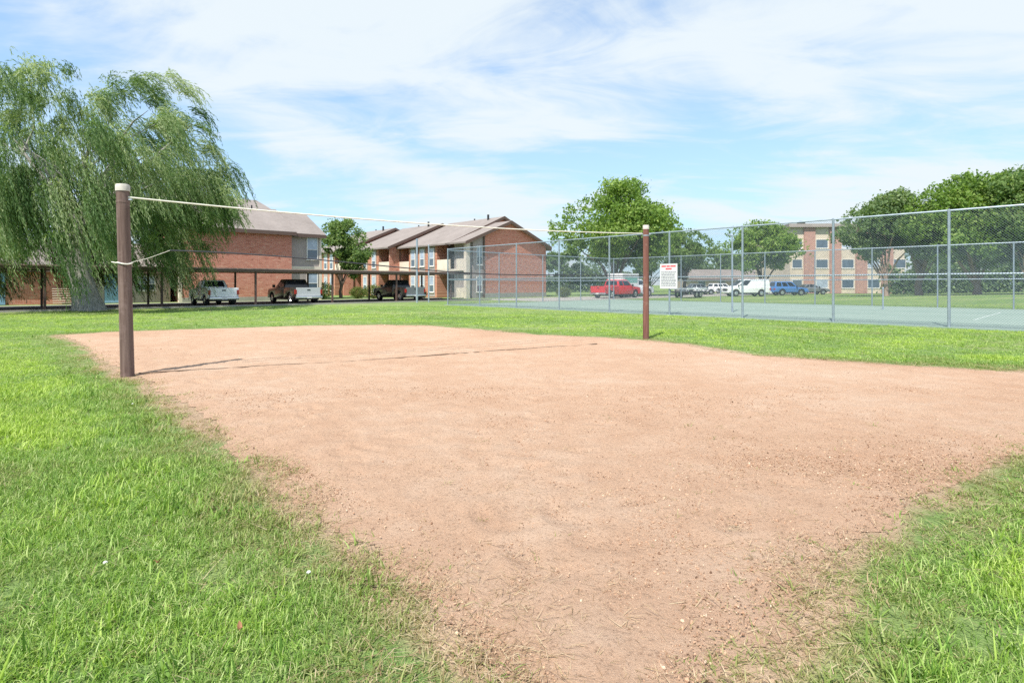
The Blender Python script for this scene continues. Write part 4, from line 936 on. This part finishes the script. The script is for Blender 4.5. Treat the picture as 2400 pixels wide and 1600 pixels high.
x_ = m.n("ShaderNodeMixShader", {0: 0.35}); m.t.links.new(d_.outputs[0], x_.inputs[1]); m.t.links.new(t_.outputs[0], x_.inputs[2]); m.t.links.new(x_.outputs[0], m.out.inputs[0])
MAT_BLADE = m.m
def tuft(name, nb, l0, l1, wd, spread, lean, flat=False):
    V, Fc, R_ = [], [], []
    for b in range(nb):
        a = random.uniform(0, 6.28); px0 = random.gauss(0, spread); py0 = random.gauss(0, spread); l = random.uniform(l0, l1); w_ = wd * random.uniform(0.7, 1.3)
        la = random.uniform(0, 6.28) ; dx, dy = math.cos(la), math.sin(la); ln = lean * random.uniform(0.2, 1.3)
        if flat: ln = random.uniform(1.3, 1.55)
        sxv, syv = -dy, dx; b0 = len(V); p = [px0, py0, -0.004 if not flat else random.uniform(0.002, 0.012)]; ang = ln * 0.35 if not flat else ln
        rv = random.random(); seg = 3
        for k_ in range(seg + 1):
            ww = w_ * (1 - (k_ / seg) ** 1.6) * 0.5 if k_ < seg else 0
            if k_ < seg: V += [(p[0] - sxv * ww, p[1] - syv * ww, p[2]), (p[0] + sxv * ww, p[1] + syv * ww, p[2])]
            else: V.append(tuple(p))
            st = l / seg; p = [p[0] + dx * math.sin(ang) * st, p[1] + dy * math.sin(ang) * st, p[2] + math.cos(ang) * st]; ang += ln * 0.38 if not flat else random.uniform(-.05, .1)
        for k_ in range(seg - 1): Fc.append((b0 + 2 * k_, b0 + 2 * k_ + 1, b0 + 2 * k_ + 3, b0 + 2 * k_ + 2)); R_.append(rv)
        Fc.append((b0 + 2 * seg - 2, b0 + 2 * seg - 1, b0 + 2 * seg)); R_.append(rv)
    me = raw_mesh(name, V, Fc, MAT_BLADE, True); attr(me, "rnd", R_, 'FACE'); return me
def inst_coll(name, meshes):
    c = bpy.data.collections.new(name)
    for i, me in enumerate(meshes): c.objects.link(bpy.data.objects.new("%s_%02d" % (name, i), me))
    return c
def scatter(name, label, coll, P, rot, scl, idx, tone):
    n = len(P); me = bpy.data.meshes.new(name); me.vertices.add(n); me.vertices.foreach_set("co", np.asarray(P, np.float32).ravel())
    a = me.attributes.new("rot", 'FLOAT_VECTOR', 'POINT'); a.data.foreach_set("vector", np.asarray(rot, np.float32).ravel())
    a = me.attributes.new("scl", 'FLOAT_VECTOR', 'POINT'); a.data.foreach_set("vector", np.asarray(scl, np.float32).ravel())
    a = me.attributes.new("idx", 'INT', 'POINT'); a.data.foreach_set("value", np.asarray(idx, np.int32))
    attr(me, "tone", tone)
    o = add_obj(name, me); tag(o, label, kind="stuff")
    ng = bpy.data.node_groups.new(name + "_nodes", 'GeometryNodeTree')
    ng.interface.new_socket("Geometry", in_out='INPUT', socket_type='NodeSocketGeometry'); ng.interface.new_socket("Geometry", in_out='OUTPUT', socket_type='NodeSocketGeometry')
    gi = ng.nodes.new("NodeGroupInput"); go = ng.nodes.new("NodeGroupOutput"); ip = ng.nodes.new("GeometryNodeInstanceOnPoints"); ci = ng.nodes.new("GeometryNodeCollectionInfo")
    ci.inputs["Collection"].default_value = coll; ci.inputs["Separate Children"].default_value = True; ci.inputs["Reset Children"].default_value = True
    ip.inputs["Pick Instance"].default_value = True
    def na(nm, t):
        q = ng.nodes.new("GeometryNodeInputNamedAttribute"); q.data_type = t; q.inputs["Name"].default_value = nm; return q.outputs["Attribute"]
    ng.links.new(gi.outputs[0], ip.inputs["Points"]); ng.links.new(ci.outputs[0], ip.inputs["Instance"]); ng.links.new(na("idx", 'INT'), ip.inputs["Instance Index"])
    ng.links.new(na("rot", 'FLOAT_VECTOR'), ip.inputs["Rotation"]); ng.links.new(na("scl", 'FLOAT_VECTOR'), ip.inputs["Scale"]); ng.links.new(ip.outputs[0], go.inputs[0])
    o.modifiers.new("scatter", 'NODES').node_group = ng; return o
FINE = [tuft("tf", 16, 0.035, 0.075, 0.0042, 0.028, 1.5) for _ in range(6)]
COARSE = [tuft("tcz", 9, 0.07, 0.135, 0.0068, 0.020, 1.5) for _ in range(4)]
STRAWT = [tuft("ts", 9, 0.04, 0.11, 0.0028, 0.05, 1.0, True) for _ in range(4)]
CG = inst_coll("tuft", FINE + COARSE + STRAWT)
def band(y0, y1, dens):
    hw1 = 1.22 * y1 + 0.8; n = int(dens * (y1 - y0) * 2 * hw1); y = rng.uniform(y0, y1, n); x = rng.uniform(-hw1, hw1, n)
    k = np.abs(x) < 1.22 * y + 0.8; return x[k], y[k]
bands = [(0.9, 2.6, 1000), (2.6, 4.5, 850), (4.5, 7, 520), (7, 11, 250), (11, 17, 95), (17, 26, 42), (26, 36, 16)]
PX, PY = [np.concatenate(z_) for z_ in zip(*[band(*b) for b in bands])]
d_c, t_c = court_uv(PX, PY); dx = PX - T1[0]; dy = PY - T1[1]; vv = -dx * UY + dy * UX
ok = ~((d_c > -0.15) & (d_c < 18.7) & (t_c < 27.1)) & (vv < -1.12)
PX, PY = PX[ok], PY[ok]; sdp = sand_sd(PX, PY) + 0.30 * (vnoise(PX, PY, 0.8, 31) - 0.5) + 0.16 * (vnoise(PX, PY, 0.25, 32) - 0.5)
pr = np.where(sdp > 0, 0.55 + 0.45 * sstep(0, 0.5, sdp), 0.30 * np.exp(sdp / 0.12) + 0.006 * (PY < 6))
patch = vnoise(PX, PY, 1.3, 41); thin = vnoise(PX, PY, 0.45, 42)
pr = pr * np.where(sdp > 0.0, 0.45 + 0.55 * sstep(0.15, 0.45, thin), 1.0)
k = rng.random(len(PX)) < pr; PX, PY, sdp, patch, thin = PX[k], PY[k], sdp[k], patch[k], thin[k]
n = len(PX); tonev = 0.22 + 0.50 * sstep(0.0, 0.85, sdp) + 0.75 * (patch - 0.5) * sstep(0.1, 0.8, sdp) + 0.28 * (thin - 0.5) + 0.15 * sstep(0.5, 2.5, PX) * sstep(6, 3, PY) + rng.normal(0, 0.12, n)
coarse = (rng.random(n) < 0.03 + 0.65 * sstep(0.46, 0.70, vnoise(PX, PY, 0.7, 51)) * sstep(0.15, 0.6, sdp) * sstep(9, 4, PY))
idx = np.where(coarse, 6 + rng.integers(0, 4, n), rng.integers(0, 6, n)); sflat = (rng.random(n) < 0.26 * sstep(0.55, 0.0, np.abs(sdp - 0.05)) + 0.03); idx = np.where(sflat, 10 + rng.integers(0, 4, n), idx)
tonev = np.where(sflat, rng.uniform(-0.1, 0.15, n), np.where(coarse, tonev + 0.1, tonev))
hs = rng.uniform(0.65, 1.25, n) * (0.55 + 0.45 * sstep(0, 0.6, sdp)) * (0.72 + 0.28 * sstep(12, 5, PY)); ws = rng.uniform(0.85, 1.25, n) * (1 + 0.055 * PY)
tonev = np.minimum(tonev + 0.10 * sstep(0.4, 1.2, sdp), 1.0)
rot = np.stack([rng.normal(0, 0.12, n), rng.normal(0, 0.12, n), rng.uniform(0, 6.28, n)], 1)
scatter("grass", "short green lawn grass", CG, np.stack([PX, PY, ground_z(PX, PY) - 0.002], 1), rot, np.stack([ws, ws, hs], 1), idx, tonev)
print("grass tufts", n)
# straw lying on the sand near its edges and in the foreground
SX, SY = [np.concatenate(z_) for z_ in zip(*[band(*b) for b in [(0.9, 3, 620), (3, 6, 170), (6, 12, 30)]])]
s_ = sand_sd(SX, SY); k = (s_ < 0.05) & (rng.random(len(SX)) < (0.8 * np.exp(s_ / 0.30) + 0.30 * sstep(5.5, 1.9, SY) + 0.02) * sstep(0.2, 0.7, vnoise(SX, SY, 0.5, 61)))
SX, SY = SX[k], SY[k]; n = len(SX)
scatter("straw", "dry straw lying on the sand", inst_coll("straw_bit", [tuft("tsb", 7, 0.02, 0.08, 0.0024, 0.05, 1, True) for _ in range(5)]), np.stack([SX, SY, ground_z(SX, SY) + 0.016], 1),
        np.stack([rng.normal(0, .1, n), rng.normal(0, .1, n), rng.uniform(0, 6.28, n)], 1), np.repeat(rng.uniform(0.7, 1.2, (n, 1)), 3, 1), rng.integers(0, 5, n), rng.uniform(-0.15, 0.12, n))
# crumbs of earth and grit
m = NM("sand_crumb"); tone = m.n("ShaderNodeAttribute", attribute_name="tone", attribute_type='INSTANCER').outputs["Fac"]
m.bsdf(m.ramp(tone, [(0.0, (0.13, 0.08, 0.055)), (0.35, (0.34, 0.205, 0.135)), (0.7, (0.50, 0.33, 0.22)), (1.0, (0.60, 0.46, 0.34))]), 0.95, 0, None, 0.1); MAT_CRUMB = m.m
def crumb():
    bm = bmesh.new(); bmesh.ops.create_icosphere(bm, subdivisions=1, radius=1.0)
    for v in bm.verts: v.co *= random.uniform(0.6, 1.25); v.co.z *= 0.65
    me = bpy.data.meshes.new("crumb"); bm.to_mesh(me); bm.free(); me.materials.append(MAT_CRUMB); return me
KX, KY = [np.concatenate(z_) for z_ in zip(*[band(*b) for b in [(0.9, 2.6, 4600), (2.6, 4.5, 3200), (4.5, 7.5, 1100), (7.5, 12, 110), (12, 19, 25)]])]
s_ = sand_sd(KX, KY); k = (s_ < -0.02) & (rng.random(len(KX)) < 0.12 + 0.88 * sstep(0.25, 0.75, vnoise(KX, KY, 0.9, 71))); KX, KY = KX[k], KY[k]; n = len(KX)
ks = rng.lognormal(math.log(0.0026), 0.40, n) * (1 + 0.05 * KY)
scatter("sand_crumbs", "loose crumbs of earth on the sand", inst_coll("crumb", [crumb() for _ in range(6)]), np.stack([KX, KY, ground_z(KX, KY) + 0.017], 1),
        rng.uniform(0, 6.28, (n, 3)), np.repeat(ks[:, None], 3, 1) * rng.uniform(0.7, 1.3, (n, 3)), rng.integers(0, 6, n), np.clip(rng.normal(0.5, 0.25, n), 0, 1))
print("crumbs", n)
# small single things in the grass
MAT_DRYLEAF = plain("dry_leaf", (0.26, 0.13, 0.06), 0.8, 0, 0.25, 30); MAT_PETAL = plain("clover_white", (0.74, 0.74, 0.70), 0.8)
def dry_leaf(pxl, pyl, label, s):
    x, y = Gp(pxl, pyl); e = empty("fallen_leaf", (x, y, gz(x, y) + 0.055), random.uniform(0, 6)); tag(e, label, "leaf", "dry leaves lying in the grass")
    V = [(-s, 0, 0.01), (-s * 0.4, s * 0.45, 0.0), (s * 0.4, s * 0.5, 0.008), (s, 0, 0.02), (s * 0.4, -s * 0.45, 0.012), (-s * 0.4, -s * 0.5, 0.0), (0, 0, -0.004)]
    mb = MB(); mb.add(V + [(a, b, c - 0.0015) for a, b, c in V], [(6, q, (q + 1) % 6) for q in range(6)] + [(13, 7 + (q + 1) % 6, 7 + q) for q in range(6)] + [(q, q + 7, (q + 1) % 6 + 7, (q + 1) % 6) for q in range(6)])
    mb.build("blade", MAT_DRYLEAF, e); MB().tube([(-s, 0, 0.01), (-s * 1.6, 0.004, 0.003)], 0.0015, 5).build("stalk", MAT_DRYLEAF, e)
dry_leaf(372, 1345, "curled brown leaf in the thick grass left of the sand", 0.016); dry_leaf(562, 1503, "reddish brown leaf in the grass near the bottom edge", 0.018)
def clover(pxl, pyl, label):
    x, y = Gp(pxl, pyl); e = empty("clover_flower", (x, y, gz(x, y))); tag(e, label, "flower", "white clover heads in the lawn")
    MB().tube([(0, 0, 0), (0.003, 0, 0.06)], 0.001, 5).build("stalk", MAT_SHRUB, e)
    mb = MB()
    for q in range(26):
        d = rdir(1)[0]; d[2] = abs(d[2]) * 0.9; p = Vector((0.003, 0, 0.062)) ; mb.tube([p, p + Vector(d) * 0.010], [0.0014, 0.0022], 4)
    mb.build("petals", MAT_PETAL, e)
clover(722, 1372, "white clover head at the sand's left grass edge"); clover(310, 960, "white clover head in the lawn beside the near post"); clover(245, 1352, "white clover head in the grass far left")
